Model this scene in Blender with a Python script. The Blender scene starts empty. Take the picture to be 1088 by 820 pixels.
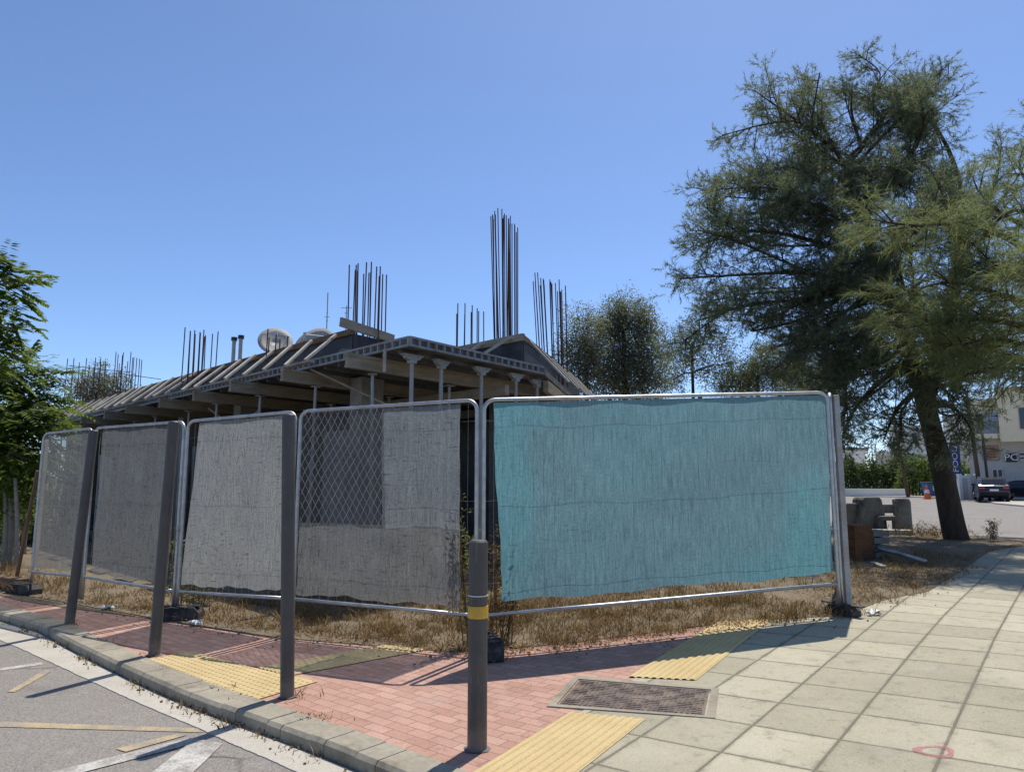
import bpy, bmesh, math, random
import numpy as np
from mathutils import Vector, Matrix
random.seed(7); rng = np.random.default_rng(11)
PI = math.pi
sc = bpy.context.scene
C = sc.collection

# ------------------------------------------------------------------ survey helpers
FPX = 755.0; PITCH = math.radians(7.7); EYE = 1.55
CP, SP = math.cos(PITCH), math.sin(PITCH)
def at(x, y, Y):
    """world point that was surveyed in the photograph at distance Y in front of the viewpoint"""
    u = (x-544)/FPX; v = (410-y)/FPX
    a = CP - v*SP; b = SP + v*CP
    t = Y/a
    return Vector((u*t, Y, EYE + b*t))
def gz(X, Y=0.0):
    """the pavement climbs about 0.2 m towards the right hand street"""
    t = max(0.0, min(1.0, (X+0.2)/4.6))
    return 0.22*(t*0.6 + 0.4*t*t*(3-2*t))

# ------------------------------------------------------------------ mesh helpers
class MB:
    def __init__(s): s.v = []; s.f = []; s.uv = None
    def add(s, vs, fs):
        n = len(s.v); s.v += [tuple(p) for p in vs]; s.f += [tuple(i+n for i in f) for f in fs]; return s
    def box(s, c, size, rz=0.0, M=None):
        hx, hy, hz = size[0]/2, size[1]/2, size[2]/2
        R = M if M is not None else Matrix.Rotation(rz, 3, 'Z')
        c = Vector(c)
        vs = [c + R @ Vector((x*hx, y*hy, z*hz)) for z in (-1, 1) for y in (-1, 1) for x in (-1, 1)]
        return s.add(vs, [(0,2,3,1),(4,5,7,6),(0,1,5,4),(2,6,7,3),(0,4,6,2),(1,3,7,5)])
    def bar(s, a, b, w, h, up=Vector((0,0,1))):
        a = Vector(a); b = Vector(b); d = (b-a); L = d.length; d = d/L
        x = d.cross(up)
        if x.length < 1e-4: x = d.cross(Vector((0,1,0)))
        x.normalize(); z = x.cross(d).normalized()
        M = Matrix((x, d, z)).transposed()
        return s.box((a+b)/2, (w, L, h), M=M)
    def tube(s, pts, r, n=8, cap=True):
        pts = [Vector(p) for p in pts]
        rs = r if isinstance(r, (list, tuple)) else [r]*len(pts)
        rings = []; prev = None
        base = len(s.v)
        for i, p in enumerate(pts):
            d = (pts[min(i+1, len(pts)-1)] - pts[max(i-1, 0)]).normalized()
            if prev is None:
                ref = Vector((0,0,1)) if abs(d.z) < 0.9 else Vector((1,0,0))
                x = d.cross(ref).normalized()
            else:
                x = (prev - d*prev.dot(d)).normalized()
            prev = x; y = d.cross(x)
            for k in range(n):
                t = 2*PI*k/n
                s.v.append(tuple(p + (x*math.cos(t) + y*math.sin(t))*rs[i]))
        for i in range(len(pts)-1):
            for k in range(n):
                a = base+i*n+k; b = base+i*n+(k+1) % n
                s.f.append((a, b, b+n, a+n))
        if cap:
            s.f.append(tuple(base+k for k in range(n))[::-1])
            s.f.append(tuple(base+(len(pts)-1)*n+k for k in range(n)))
        return s
    def lathe(s, prof, c=(0,0,0), n=16):
        base = len(s.v)
        for r, z in prof:
            for k in range(n):
                t = 2*PI*k/n
                s.v.append((c[0]+r*math.cos(t), c[1]+r*math.sin(t), c[2]+z))
        for i in range(len(prof)-1):
            for k in range(n):
                a = base+i*n+k; b = base+i*n+(k+1) % n
                s.f.append((a, b, b+n, a+n))
        s.f.append(tuple(base+k for k in range(n))[::-1])
        s.f.append(tuple(base+(len(prof)-1)*n+k for k in range(n)))
        return s
    def prism(s, poly, axis_from, axis_to):
        """poly: list of 3D points (planar); extruded from offset axis_from to axis_to"""
        n = len(poly); A = [Vector(p)+Vector(axis_from) for p in poly]; B = [Vector(p)+Vector(axis_to) for p in poly]
        fs = [tuple(range(n))[::-1], tuple(range(n, 2*n))] + [(i, (i+1) % n, n+(i+1) % n, n+i) for i in range(n)]
        return s.add(A+B, fs)

def link(name, me, mat, parent=None, loc=None, smooth=False):
    o = bpy.data.objects.new(name, me); C.objects.link(o)
    if mat: me.materials.append(mat)
    if parent: o.parent = parent
    if loc is not None: o.location = loc
    if smooth:
        me.polygons.foreach_set('use_smooth', [True]*len(me.polygons))
    return o
def build(name, mb, mat, parent=None, origin=None, smooth=False, bevel=0.0):
    """mesh given in world coordinates; stored relative to its root (or to origin)"""
    if parent is not None:
        off = Vector((0,0,0)); p = parent
        while p is not None: off = off + p.location; p = p.parent
    else: off = Vector(origin) if origin is not None else Vector((0,0,0))
    me = bpy.data.meshes.new(name)
    me.from_pydata([(x-off.x, y-off.y, z-off.z) for x, y, z in mb.v], [], mb.f)
    bm = bmesh.new(); bm.from_mesh(me); bmesh.ops.recalc_face_normals(bm, faces=bm.faces); bm.to_mesh(me); bm.free()
    if mb.uv is not None:
        ul = me.uv_layers.new(name='UVMap')
        for lp in me.loops: ul.data[lp.index].uv = mb.uv[lp.vertex_index]
    o = link(name, me, mat, parent, off if parent is None else None, smooth)
    if bevel:
        m = o.modifiers.new('bevel', 'BEVEL'); m.width = bevel; m.segments = 2; m.limit_method = 'ANGLE'
    return o
def tag(o, label=None, cat=None, group=None, kind=None):
    if label: o['label'] = label
    if cat: o['category'] = cat
    if group: o['group'] = group
    if kind: o['kind'] = kind
    return o
def thing(name, label, cat, loc=(0,0,0), group=None):
    o = bpy.data.objects.new(name, None); C.objects.link(o); o.location = loc
    o.empty_display_size = .2
    return tag(o, label, cat, group)

def np_mesh(name, V, nper, mat, parent=None, off=(0,0,0)):
    """V: (N, nper, 3) separate polygons"""
    off = np.array(off); V = V - off
    N = V.shape[0]
    me = bpy.data.meshes.new(name)
    me.vertices.add(N*nper); me.vertices.foreach_set('co', V.reshape(-1).astype(np.float32))
    me.loops.add(N*nper); me.loops.foreach_set('vertex_index', np.arange(N*nper, dtype=np.int32))
    me.polygons.add(N); me.polygons.foreach_set('loop_start', np.arange(0, N*nper, nper, dtype=np.int32))
    me.update(calc_edges=True); me.validate()
    o = link(name, me, mat, parent)
    return o

# ------------------------------------------------------------------ materials
class NT:
    def __init__(s, name):
        s.m = bpy.data.materials.new(name); s.m.use_nodes = True; s.t = s.m.node_tree
        s.t.nodes.clear(); s.out = s.n('ShaderNodeOutputMaterial')
    def n(s, t, **kw):
        nd = s.t.nodes.new(t)
        for k, v in kw.items():
            if k in nd.inputs.keys() if isinstance(k, str) else False: pass
            setattr(nd, k, v)
        return nd
    def l(s, a, b): s.t.links.new(a, b)
    def val(s, sock, v):
        if hasattr(v, 'is_linked') or isinstance(v, bpy.types.NodeSocket): s.l(v, sock)
        elif isinstance(v, (tuple, list)) and len(v) == 3 and sock.type == 'RGBA': sock.default_value = (*v, 1)
        else: sock.default_value = v
    def coord(s, kind='Object', scale=(1,1,1), rot=(0,0,0), loc=(0,0,0)):
        c = s.n('ShaderNodeTexCoord'); m = s.n('ShaderNodeMapping')
        m.inputs['Scale'].default_value = scale; m.inputs['Rotation'].default_value = rot; m.inputs['Location'].default_value = loc
        s.l(c.outputs[kind], m.inputs[0]); return m.outputs[0]
    def noise(s, scale, vec=None, detail=4, rough=.55, dist=0):
        x = s.n('ShaderNodeTexNoise'); x.inputs['Scale'].default_value = scale; x.inputs['Detail'].default_value = detail
        x.inputs['Roughness'].default_value = rough; x.inputs['Distortion'].default_value = dist
        if vec is not None: s.l(vec, x.inputs['Vector'])
        return x.outputs['Fac']
    def ramp(s, fac, stops, interp='LINEAR'):
        r = s.n('ShaderNodeValToRGB'); s.val(r.inputs[0], fac); e = r.color_ramp; e.interpolation = interp
        while len(e.elements) < len(stops): e.elements.new(.5)
        for el, (p, c) in zip(e.elements, stops):
            el.position = p; el.color = (*c, 1) if isinstance(c, (tuple, list)) else (c, c, c, 1)
        return r.outputs[0]
    def mix(s, fac, a, b, mode='MIX'):
        x = s.n('ShaderNodeMix'); x.data_type = 'RGBA'; x.blend_type = mode
        s.val(x.inputs[0], fac); s.val(x.inputs[6], a); s.val(x.inputs[7], b); return x.outputs[2]
    def math(s, op, a, b=0.0, clamp=False):
        x = s.n('ShaderNodeMath'); x.operation = op; x.use_clamp = clamp
        s.val(x.inputs[0], a); s.val(x.inputs[1], b); return x.outputs[0]
    def bump(s, h, strength=.3, dist=.01):
        b = s.n('ShaderNodeBump'); b.inputs['Strength'].default_value = strength; b.inputs['Distance'].default_value = dist
        s.l(h, b.inputs['Height']); return b.outputs[0]
    def pbr(s, col, rough=.8, metal=0.0, normal=None, spec=.3, **kw):
        p = s.n('ShaderNodeBsdfPrincipled')
        s.val(p.inputs['Base Color'], col); s.val(p.inputs['Roughness'], rough); s.val(p.inputs['Metallic'], metal)
        p.inputs['Specular IOR Level'].default_value = spec
        if normal is not None: s.l(normal, p.inputs['Normal'])
        s.surf(p.outputs[0]); return p
    def surf(s, x): s.l(x, s.out.inputs['Surface'])

MAT = {}
def simple(name, col, rough=.7, metal=0.0, var=.25, scale=6, bump=.15, spec=.3, coord='Object', dirt=None, stretch=(1,1,1)):
    t = NT(name); v = t.coord(coord, scale=stretch)
    a = t.noise(scale, v, 6); b = t.noise(scale*6, v, 4)
    lo = tuple(c*(1-var) for c in col); hi = tuple(min(1, c*(1+var)) for c in col)
    c = t.ramp(a, [(.3, lo), (.7, hi)])
    c = t.mix(.35, c, t.ramp(b, [(.3, lo), (.7, hi)]))
    if dirt is not None:
        d = t.noise(scale*.5, v, 8, .7)
        c = t.mix(t.ramp(d, [(.48, 0.0), (.62, .9)]), c, dirt)
    nm = t.bump(t.math('ADD', a, b), bump, .01) if bump else None
    t.pbr(c, rough, metal, nm, spec); MAT[name] = t.m; return t.m

def ground_mats():
    # asphalt
    t = NT('asphalt'); v = t.coord()
    big = t.noise(.5, v, 5, .6); fine = t.noise(90, v, 3, .7); med = t.noise(9, v, 6, .65)
    c = t.ramp(big, [(.3, (.19,.165,.145)), (.7, (.265,.235,.20))])
    c = t.mix(.55, c, t.ramp(fine, [(.35, (.09,.09,.09)), (.65, (.40,.36,.31))]), 'MIX')
    c = t.mix(t.ramp(med, [(.55, 0.0), (.75, .5)]), c, (.33,.31,.28))
    vo = t.n('ShaderNodeTexVoronoi'); vo.feature = 'DISTANCE_TO_EDGE'; vo.inputs['Scale'].default_value = .7
    wv = t.n('ShaderNodeMix'); wv.data_type = 'VECTOR'; wv.inputs[0].default_value = .25
    nz = t.n('ShaderNodeTexNoise'); nz.inputs['Scale'].default_value = 1.3; nz.inputs['Detail'].default_value = 6
    t.l(v, nz.inputs['Vector']); t.l(v, wv.inputs[4]); t.l(nz.outputs['Color'], wv.inputs[5]); t.l(wv.outputs[1], vo.inputs['Vector'])
    crack = t.math('MULTIPLY', t.ramp(vo.outputs['Distance'], [(0.0, 1.0), (.008, 0.0)]), t.ramp(t.noise(.8, v, 3), [(.5, 0.0), (.6, .8)]))
    c = t.mix(crack, c, (.05,.05,.05))
    st = t.n('ShaderNodeTexNoise'); st.inputs['Scale'].default_value = 1.1; t.l(v, st.inputs['Vector'])
    c = t.mix(t.ramp(st.outputs['Fac'], [(.62, 0.0), (.72, .45)]), c, (.08,.078,.075))
    t.pbr(c, .9, 0, t.bump(t.math('ADD', fine, med), .5, .008), .2); MAT['asphalt'] = t.m
    # cement
    t = NT('cement'); v = t.coord()
    a = t.noise(2.2, v, 8, .65); b = t.noise(60, v, 4, .7); d = t.noise(7, v, 6, .7)
    c = t.ramp(a, [(.3, (.37,.335,.275)), (.7, (.52,.48,.405))])
    c = t.mix(.35, c, t.ramp(b, [(.3, (.26,.235,.19)), (.7, (.62,.57,.48))]))
    c = t.mix(t.ramp(d, [(.58, 0.0), (.75, .6)]), c, (.2,.185,.155))
    t.pbr(c, .9, 0, t.bump(t.math('ADD', a, b), .35, .006), .2); MAT['cement'] = t.m
    # earth
    t = NT('earth'); v = t.coord()
    a = t.noise(1.2, v, 8, .65); b = t.noise(35, v, 5, .7)
    c = t.ramp(a, [(.3, (.12,.09,.058)), (.55, (.20,.155,.10)), (.75, (.30,.24,.165))])
    c = t.mix(.5, c, t.ramp(b, [(.3, (.08,.06,.04)), (.7, (.42,.35,.25))]))
    t.pbr(c, .95, 0, t.bump(t.math('ADD', a, b), .9, .03), .1); MAT['earth'] = t.m
    # pavers
    def pavers(name, w, h, off, rot, loc, c1, c2, mort, ms, bumpd=.006, extra=None):
        t = NT(name); v = t.coord('Object', rot=(0,0,rot), loc=loc)
        wob = t.n('ShaderNodeTexNoise'); wob.inputs['Scale'].default_value = 5; wob.inputs['Detail'].default_value = 4; t.l(v, wob.inputs['Vector'])
        wm = t.n('ShaderNodeVectorMath'); wm.operation = 'MULTIPLY_ADD'; t.l(wob.outputs['Color'], wm.inputs[0])
        wm.inputs[1].default_value = (.008,.008,0); t.l(v, wm.inputs[2])
        b = t.n('ShaderNodeTexBrick'); b.offset = off; b.squash = 1
        t.l(wm.outputs[0], b.inputs['Vector']); b.inputs['Scale'].default_value = 1
        b.inputs['Brick Width'].default_value = w; b.inputs['Row Height'].default_value = h
        b.inputs['Mortar Size'].default_value = ms; b.inputs['Mortar Smooth'].default_value = .15; b.inputs['Bias'].default_value = 0
        b.inputs['Color1'].default_value = (*c1, 1); b.inputs['Color2'].default_value = (*c2, 1); b.inputs['Mortar'].default_value = (*mort, 1)
        a = t.noise(1.5, v, 7, .65); f = t.noise(80, v, 4, .75); s_ = t.noise(9, v, 7, .7)
        c = t.mix(.28, b.outputs['Color'], t.ramp(f, [(.3, tuple(x*.55 for x in c1)), (.7, tuple(min(1, x*1.5) for x in c2))]))
        c = t.mix(t.ramp(a, [(.45, 0.0), (.75, .35)]), c, tuple(x*.62 for x in c1))
        c = t.mix(t.ramp(s_, [(.54, 0.0), (.70, .6)]), c, tuple(x*.55+.02 for x in c1))
        c = t.mix(t.ramp(t.noise(2.3, t.coord(loc=(5,3,0)), 6, .7), [(.55, 0.0), (.75, .35)]), c, (.42,.39,.33))
        if extra is not None:
            b2 = t.n('ShaderNodeTexBrick'); b2.offset = off; t.l(wm.outputs[0], b2.inputs['Vector']); b2.inputs['Scale'].default_value = 1
            b2.inputs['Brick Width'].default_value = w; b2.inputs['Row Height'].default_value = h; b2.inputs['Mortar Size'].default_value = .035; b2.inputs['Mortar Smooth'].default_value = 1.0
            gr = t.math('MULTIPLY', b2.outputs['Fac'], t.ramp(t.noise(4.5, v, 7, .75), [(.40, 0.05), (.66, .75)]))
            c = t.mix(gr, c, (.16,.138,.10))
            pv = t.n('ShaderNodeTexVoronoi'); pv.inputs['Scale'].default_value = 55; t.l(v, pv.inputs['Vector'])
            pit = t.math('MULTIPLY', t.ramp(pv.outputs['Distance'], [(.10, 1.0), (.22, 0.0)]), t.ramp(t.noise(6, v, 5, .7), [(.50, 0.0), (.62, .6)]))
            c = t.mix(pit, c, (.15,.13,.10))
            c = t.mix(t.ramp(t.noise(1.0, t.coord(scale=(2.2,9,1), rot=(0,0,.6)), 6, .75), [(.60, 0.0), (.74, .4)]), c, (.17,.15,.115))
            vv = t.n('ShaderNodeTexVoronoi'); vv.inputs['Scale'].default_value = 16; vv.inputs['Randomness'].default_value = 1; t.l(v, vv.inputs['Vector'])
            spot = t.math('MULTIPLY', t.ramp(vv.outputs['Distance'], [(.06, 1.0), (.13, 0.0)]), t.ramp(t.noise(3, v, 2), [(.5, 0.0), (.6, .8)]))
            c = t.mix(spot, c, (.1,.095,.08))
        hgt = t.math('SUBTRACT', t.math('MULTIPLY', f, .3), b.outputs['Fac'])
        t.pbr(c, .88, 0, t.bump(hgt, .7, bumpd), .2); MAT[name] = t.m
    # joints of the slabs run along (cos 51.5, sin 51.5); a joint crossing sits at (2.57, 4.37)
    a = math.radians(51.5); ca, sa = math.cos(-a), math.sin(-a)
    jx = ca*2.57 - sa*4.37; jy = sa*2.57 + ca*4.37
    pavers('slab_paving', .5, .5, 0.0, -a, (-jx, -jy, 0), (.305,.275,.195), (.475,.43,.315), (.075,.064,.046), .0085, .006, True)
    pavers('brick_paving', .2, .1, .5, math.radians(39.5), (0,0,0), (.37,.205,.15), (.50,.31,.24), (.17,.12,.09), .004)
    # tactile yellow
    t = NT('tactile'); v = t.coord()
    a_ = t.noise(2.5, v, 7, .65); f = t.noise(70, v, 4, .7)
    c = t.ramp(a_, [(.3, (.46,.335,.15)), (.7, (.60,.455,.235))])
    c = t.mix(.3, c, t.ramp(f, [(.3, (.3,.22,.1)), (.7, (.72,.6,.33))]))
    c = t.mix(t.ramp(t.noise(8, v, 6, .7), [(.6, 0.0), (.74, .6)]), c, (.22,.18,.11))
    t.pbr(c, .85, 0, t.bump(f, .3, .004), .2); MAT['tactile'] = t.m
    # worn road paint, shows asphalt through cracks
    for nm, col in (('paint_white', (.56,.54,.49)), ('paint_yellow', (.50,.38,.20))):
        t = NT(nm); v = t.coord(); f = t.noise(60, v, 4, .75); m = t.noise(5, v, 7, .7)
        c = t.mix(t.ramp(t.math('ADD', t.math('MULTIPLY', f, .5), t.math('MULTIPLY', m, .6)), [(.48, 0.95), (.64, 0.1)]), col, (.25,.225,.195))
        t.pbr(c, .9, 0, t.bump(f, .4, .004), .2); MAT[nm] = t.m
ground_mats()

simple('galv_steel', (.42,.43,.43), .42, .75, .3, 9, .1, .5)
simple('prop_steel', (.36,.37,.37), .6, .3, .35, 7, .1, .3, dirt=(.30,.22,.16))
def post_mat():
    t = NT('bollard_paint'); v = t.coord(); vs = t.coord(scale=(14,14,1.2)); a = t.noise(5, v, 6, .65); sc_ = t.noise(3, vs, 5, .7); f = t.noise(60, v, 3, .7)
    c = t.ramp(a, [(.3, (.066,.060,.056)), (.7, (.098,.090,.083))])
    c = t.mix(t.ramp(sc_, [(.60, 0.0), (.68, .7)]), c, (.17,.155,.14))
    c = t.mix(t.ramp(t.noise(11, v, 6, .7), [(.62, 0.0), (.70, .85)]), c, (.15,.075,.04))
    z = t.n('ShaderNodeSeparateXYZ'); t.l(v, z.inputs[0])
    mud = t.math('ADD', z.outputs[2], t.math('MULTIPLY', t.math('SUBTRACT', t.noise(14, v, 4), .5), .25))
    c = t.mix(t.ramp(mud, [(.02, .75), (.16, 0.0)]), c, (.20,.175,.14))
    t.pbr(c, .55, .1, t.bump(t.math('ADD', sc_, f), .15, .004), .4); MAT['bollard_paint'] = t.m
post_mat()
simple('yellow_band', (.72,.40,.03), .5, 0, .25, 12, .05, .4, dirt=(.45,.28,.06))
simple('rubber', (.022,.022,.024), .75, 0, .5, 9, .2, .3, dirt=(.09,.08,.07))
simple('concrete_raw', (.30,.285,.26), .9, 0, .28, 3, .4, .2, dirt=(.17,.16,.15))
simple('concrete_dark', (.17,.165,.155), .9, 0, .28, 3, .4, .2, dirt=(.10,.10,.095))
simple('concrete_old', (.21,.20,.175), .95, 0, .4, 5, .6, .15, dirt=(.055,.053,.048))
simple('timber', (.34,.285,.21), .85, 0, .3, 5, .3, .15, stretch=(1,1,5), dirt=(.22,.18,.13))
simple('timber_grey', (.40,.375,.33), .85, 0, .3, 5, .3, .15, dirt=(.25,.22,.19))
simple('timber_brown', (.20,.125,.075), .85, 0, .3, 5, .3, .15, dirt=(.11,.08,.06))
simple('film_ply', (.030,.028,.030), .55, 0, .4, 3, .1, .4, dirt=(.07,.065,.06))
simple('deck_panel', (.10,.105,.11), .7, 0, .3, 4, .15, .3, dirt=(.17,.16,.15))
simple('deck_edge', (.30,.31,.31), .6, .3, .3, 6, .15, .3, dirt=(.2,.18,.16))
simple('rebar_rust', (.115,.062,.042), .8, .3, .35, 25, .2, .3)
simple('rust_sheet', (.20,.085,.035), .85, .1, .4, 6, .4, .2, dirt=(.09,.05,.035))
simple('white_metal', (.70,.69,.66), .5, 0, .1, 5, .05, .4, dirt=(.55,.52,.46))
simple('dish_grey', (.34,.325,.30), .6, 0, .15, 3, .05, .3, dirt=(.27,.255,.23))
simple('wall_render', (.74,.65,.46), .9, 0, .08, 1, .1, .2)
simple('wall_white', (.70,.68,.63), .9, 0, .08, 1, .1, .2)
simple('wall_grey', (.47,.455,.42), .9, 0, .1, 1, .1, .2)
simple('glass_dark', (.03,.035,.045), .12, 0, .2, 2, 0, .6)
simple('curtain', (.34,.42,.52), .8, 0, .25, 6, .1, .3, stretch=(6,1,.3))
simple('pole_wood', (.12,.085,.06), .9, 0, .3, 8, .3, .2)
simple('car_paint', (.012,.016,.030), .22, .2, .1, 3, 0, .7)
simple('car_glass', (.012,.014,.017), .06, 0, .1, 3, 0, .8)
simple('tyre', (.02,.02,.02), .85, 0, .2, 10, .1, .2)
simple('chrome', (.6,.6,.6), .2, .9, .1, 5, 0, .5)
simple('lamp_red', (.35,.02,.015), .2, 0, .1, 5, 0, .6)
simple('cone_orange', (.75,.13,.03), .55, 0, .1, 6, 0, .4)
simple('bin_blue', (.05,.12,.28), .5, 0, .15, 5, 0, .4)
simple('sign_blue', (.035,.06,.24), .5, 0, .15, 5, 0, .4)
simple('sign_dark', (.03,.03,.035), .5, 0, .15, 5, 0, .4)
simple('sign_white', (.75,.75,.75), .6, 0, .05, 5, 0, .3)
simple('poster_red', (.34,.19,.14), .7, 0, .4, 1.2, 0, .3, dirt=(.48,.38,.22))
simple('bark', (.070,.054,.042), .95, 0, .45, 5, .9, .1, stretch=(3,3,.7))
simple('bark_pale', (.30,.27,.22), .9, 0, .3, 6, .4, .15)
simple('rust_cover', (.135,.105,.09), .75, .35, .35, 12, .4, .35, dirt=(.22,.17,.13))
def spray_mat():
    t = NT('pink_paint'); v = t.coord(); p = t.n('ShaderNodeBsdfDiffuse'); p.inputs[0].default_value = (.52,.20,.22,1)
    tp = t.n('ShaderNodeBsdfTransparent'); m = t.n('ShaderNodeMixShader')
    t.l(t.ramp(t.noise(60, v, 5, .8), [(.38, 0.1), (.62, .8)]), m.inputs[0]); t.l(tp.outputs[0], m.inputs[1]); t.l(p.outputs[0], m.inputs[2]); t.surf(m.outputs[0]); MAT['pink_paint'] = t.m
spray_mat()
simple('plastic_scrap', (.7,.72,.75), .5, 0, .1, 5, 0, .3)
simple('hill_far', (.06,.075,.05), .95, 0, .3, .02, 0, .1)

def leaf_mat(name, dark, light, trans=.35, rough=.55, nscale=1.3, spec=.25):
    t = NT(name); v = t.coord(); n1 = t.noise(nscale, v, 3); n2 = t.noise(nscale*9, v, 2)
    g = t.n('ShaderNodeNewGeometry')
    f = t.math('ADD', t.math('MULTIPLY', n1, .55), t.math('MULTIPLY', g.outputs['Random Per Island'], .45))
    c = t.ramp(f, [(.28, dark), (.72, light)])
    c = t.mix(.25, c, t.ramp(n2, [(.3, dark), (.7, light)]))
    p = t.n('ShaderNodeBsdfPrincipled'); t.l(c, p.inputs['Base Color']); p.inputs['Roughness'].default_value = rough; p.inputs['Specular IOR Level'].default_value = spec
    tr = t.n('ShaderNodeBsdfTranslucent'); t.l(t.mix(.35, c, (.22,.26,.03)), tr.inputs['Color'])
    m = t.n('ShaderNodeMixShader'); m.inputs[0].default_value = trans
    t.l(p.outputs[0], m.inputs[1]); t.l(tr.outputs[0], m.inputs[2]); t.surf(m.outputs[0]); MAT[name] = t.m; return t.m
leaf_mat('needles', (.092,.112,.078), (.205,.235,.155), .48)
leaf_mat('needles_yellow', (.115,.135,.066), (.29,.32,.15), .58)
leaf_mat('olive_leaf', (.12,.13,.095), (.26,.265,.20), .55)
leaf_mat('scrub_leaf', (.075,.085,.04), (.17,.175,.09), .4)
leaf_mat('bright_leaf', (.06,.11,.022), (.17,.235,.05), .5)
leaf_mat('hedge_leaf', (.035,.065,.018), (.10,.14,.04), .35)
leaf_mat('weed_leaf', (.10,.12,.04), (.26,.23,.10), .35, nscale=4)
leaf_mat('dry_grass', (.085,.046,.022), (.40,.255,.13), .22, .85, 4, .1)
leaf_mat('flower_yellow', (.45,.38,.02), (.6,.5,.04), .3)

def net_mat(name, base, alt, alpha, trans=.45, altpos=None, seed=0, trcol=None):
    t = NT(name)
    uvn = t.n('ShaderNodeUVMap'); uvn.uv_map = 'UVMap'
    def mp(scale, loc=(0,0,0)):
        m = t.n('ShaderNodeMapping'); m.inputs['Scale'].default_value = (*scale, 1); m.inputs['Location'].default_value = (loc[0]+seed*3.7, loc[1]+seed*1.9, 0)
        t.l(uvn.outputs[0], m.inputs[0]); return m.outputs[0]
    big = t.noise(1.0, mp((.9,.7)), 6, .6)
    fine = t.noise(1.0, mp((58,40)), 3, .75)
    dv = t.noise(1.0, mp((48,8)), 4, .7); dh = t.noise(1.0, mp((7,48)), 4, .7)
    patch = t.noise(1.0, mp((1.7,1.3), (3,8)), 4, .6)
    # slits where the weave has pulled apart: short upright and level dashes, grouped
    sl = t.math('MAXIMUM', t.math('MULTIPLY', t.ramp(dv, [(.56, 0.0), (.64, 1.0)]), t.ramp(patch, [(.42, 0.0), (.56, 1.0)])),
                t.math('MULTIPLY', t.ramp(dh, [(.57, 0.0), (.65, 1.0)]), t.ramp(patch, [(.42, 1.0), (.58, 0.25)])))
    # creases across the cloth along the wires; their shade is painted into the colour
    br = t.n('ShaderNodeTexBrick'); br.offset = .5; br.inputs['Scale'].default_value = 1
    wob = t.n('ShaderNodeTexNoise'); wob.inputs['Scale'].default_value = 1; t.l(mp((2.2,1.1)), wob.inputs['Vector'])
    wm = t.n('ShaderNodeVectorMath'); wm.operation = 'MULTIPLY_ADD'; t.l(wob.outputs['Color'], wm.inputs[0]); wm.inputs[1].default_value = (.09,.12,0); t.l(uvn.outputs[0], wm.inputs[2])
    t.l(wm.outputs[0], br.inputs['Vector']); br.inputs['Brick Width'].default_value = .62; br.inputs['Row Height'].default_value = .33
    br.inputs['Mortar Size'].default_value = .0035; br.inputs['Mortar Smooth'].default_value = .3
    crease = t.math('MULTIPLY', br.outputs['Fac'], t.ramp(t.noise(1.0, mp((2.5,3.1), (9,2)), 3), [(.52, 0.0), (.66, .9)]))
    c = t.mix(t.ramp(big, [(.35, 0.0), (.68, .55)]), base, alt)
    c = t.mix(t.ramp(t.noise(1.0, mp((.55,.8), (4,9)), 5, .6), [(.38, .55), (.60, 0.0)]), c, tuple(x*.62 for x in base))
    sz = t.n('ShaderNodeSeparateXYZ'); t.l(uvn.outputs[0], sz.inputs[0])
    low = t.math('ADD', t.math('MULTIPLY', sz.outputs[1], .5), t.math('MULTIPLY', t.math('SUBTRACT', t.noise(1.0, mp((2.6,2.2), (6,1)), 5, .65), .5), 1.1))
    if altpos is None: c = t.mix(t.ramp(low, [(.25, .55), (.62, 0.0)]), c, tuple(x*k for x, k in zip(base, (1.45,1.38,1.25))))
    if altpos is not None:
        for (u0, v0, ru, rv, amt) in altpos:      # unbleached places in the cloth
            sx = t.n('ShaderNodeSeparateXYZ'); t.l(uvn.outputs[0], sx.inputs[0])
            du = t.math('MULTIPLY', t.math('SUBTRACT', sx.outputs[0], u0), 1/ru); dd = t.math('MULTIPLY', t.math('SUBTRACT', sx.outputs[1], v0), 1/rv)
            r2 = t.math('ADD', t.math('MULTIPLY', du, du), t.math('MULTIPLY', dd, dd))
            r2 = t.math('ADD', r2, t.math('MULTIPLY', t.math('SUBTRACT', t.noise(1.0, mp((7,5)), 4), .5), 1.6))
            c = t.mix(t.ramp(r2, [(.15, amt), (1.0, 0.0)]), c, alt)
    c = t.mix(.42, c, t.ramp(fine, [(.34, tuple(x*.25 for x in base)), (.66, tuple(min(1, x*1.75) for x in base))]))
    dark = tuple(x*.35 for x in base)
    c = t.mix(t.math('MULTIPLY', t.math('MAXIMUM', sl, crease), .75), c, dark)
    c = t.mix(.5, c, t.mix(t.ramp(t.noise(1.0, mp((60,4.5), (1,7)), 5, .7), [(.35, 0.0), (.65, 1.0)]), tuple(x*.55 for x in base), tuple(x*1.4 for x in base)))
    df = t.n('ShaderNodeBsdfDiffuse'); t.l(c, df.inputs[0]); tr = t.n('ShaderNodeBsdfTranslucent'); t.l(c, tr.inputs[0])
    h = t.math('SUBTRACT', t.math('MULTIPLY', fine, .3), crease)
    bn = t.bump(h, .35, .01); t.l(bn, df.inputs['Normal'])
    m = t.n('ShaderNodeMixShader'); m.inputs[0].default_value = trans; t.l(df.outputs[0], m.inputs[1]); t.l(tr.outputs[0], m.inputs[2])
    tp = t.n('ShaderNodeBsdfTransparent'); m2 = t.n('ShaderNodeMixShader')
    a = t.math('SUBTRACT', t.math('ADD', alpha, t.math('MULTIPLY', t.math('SUBTRACT', fine, .5), .25)), t.math('MULTIPLY', sl, .34 if altpos is None else .08), True)
    t.l(a, m2.inputs[0]); t.l(tp.outputs[0], m2.inputs[1]); t.l(m.outputs[0], m2.inputs[2]); t.surf(m2.outputs[0])
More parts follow.
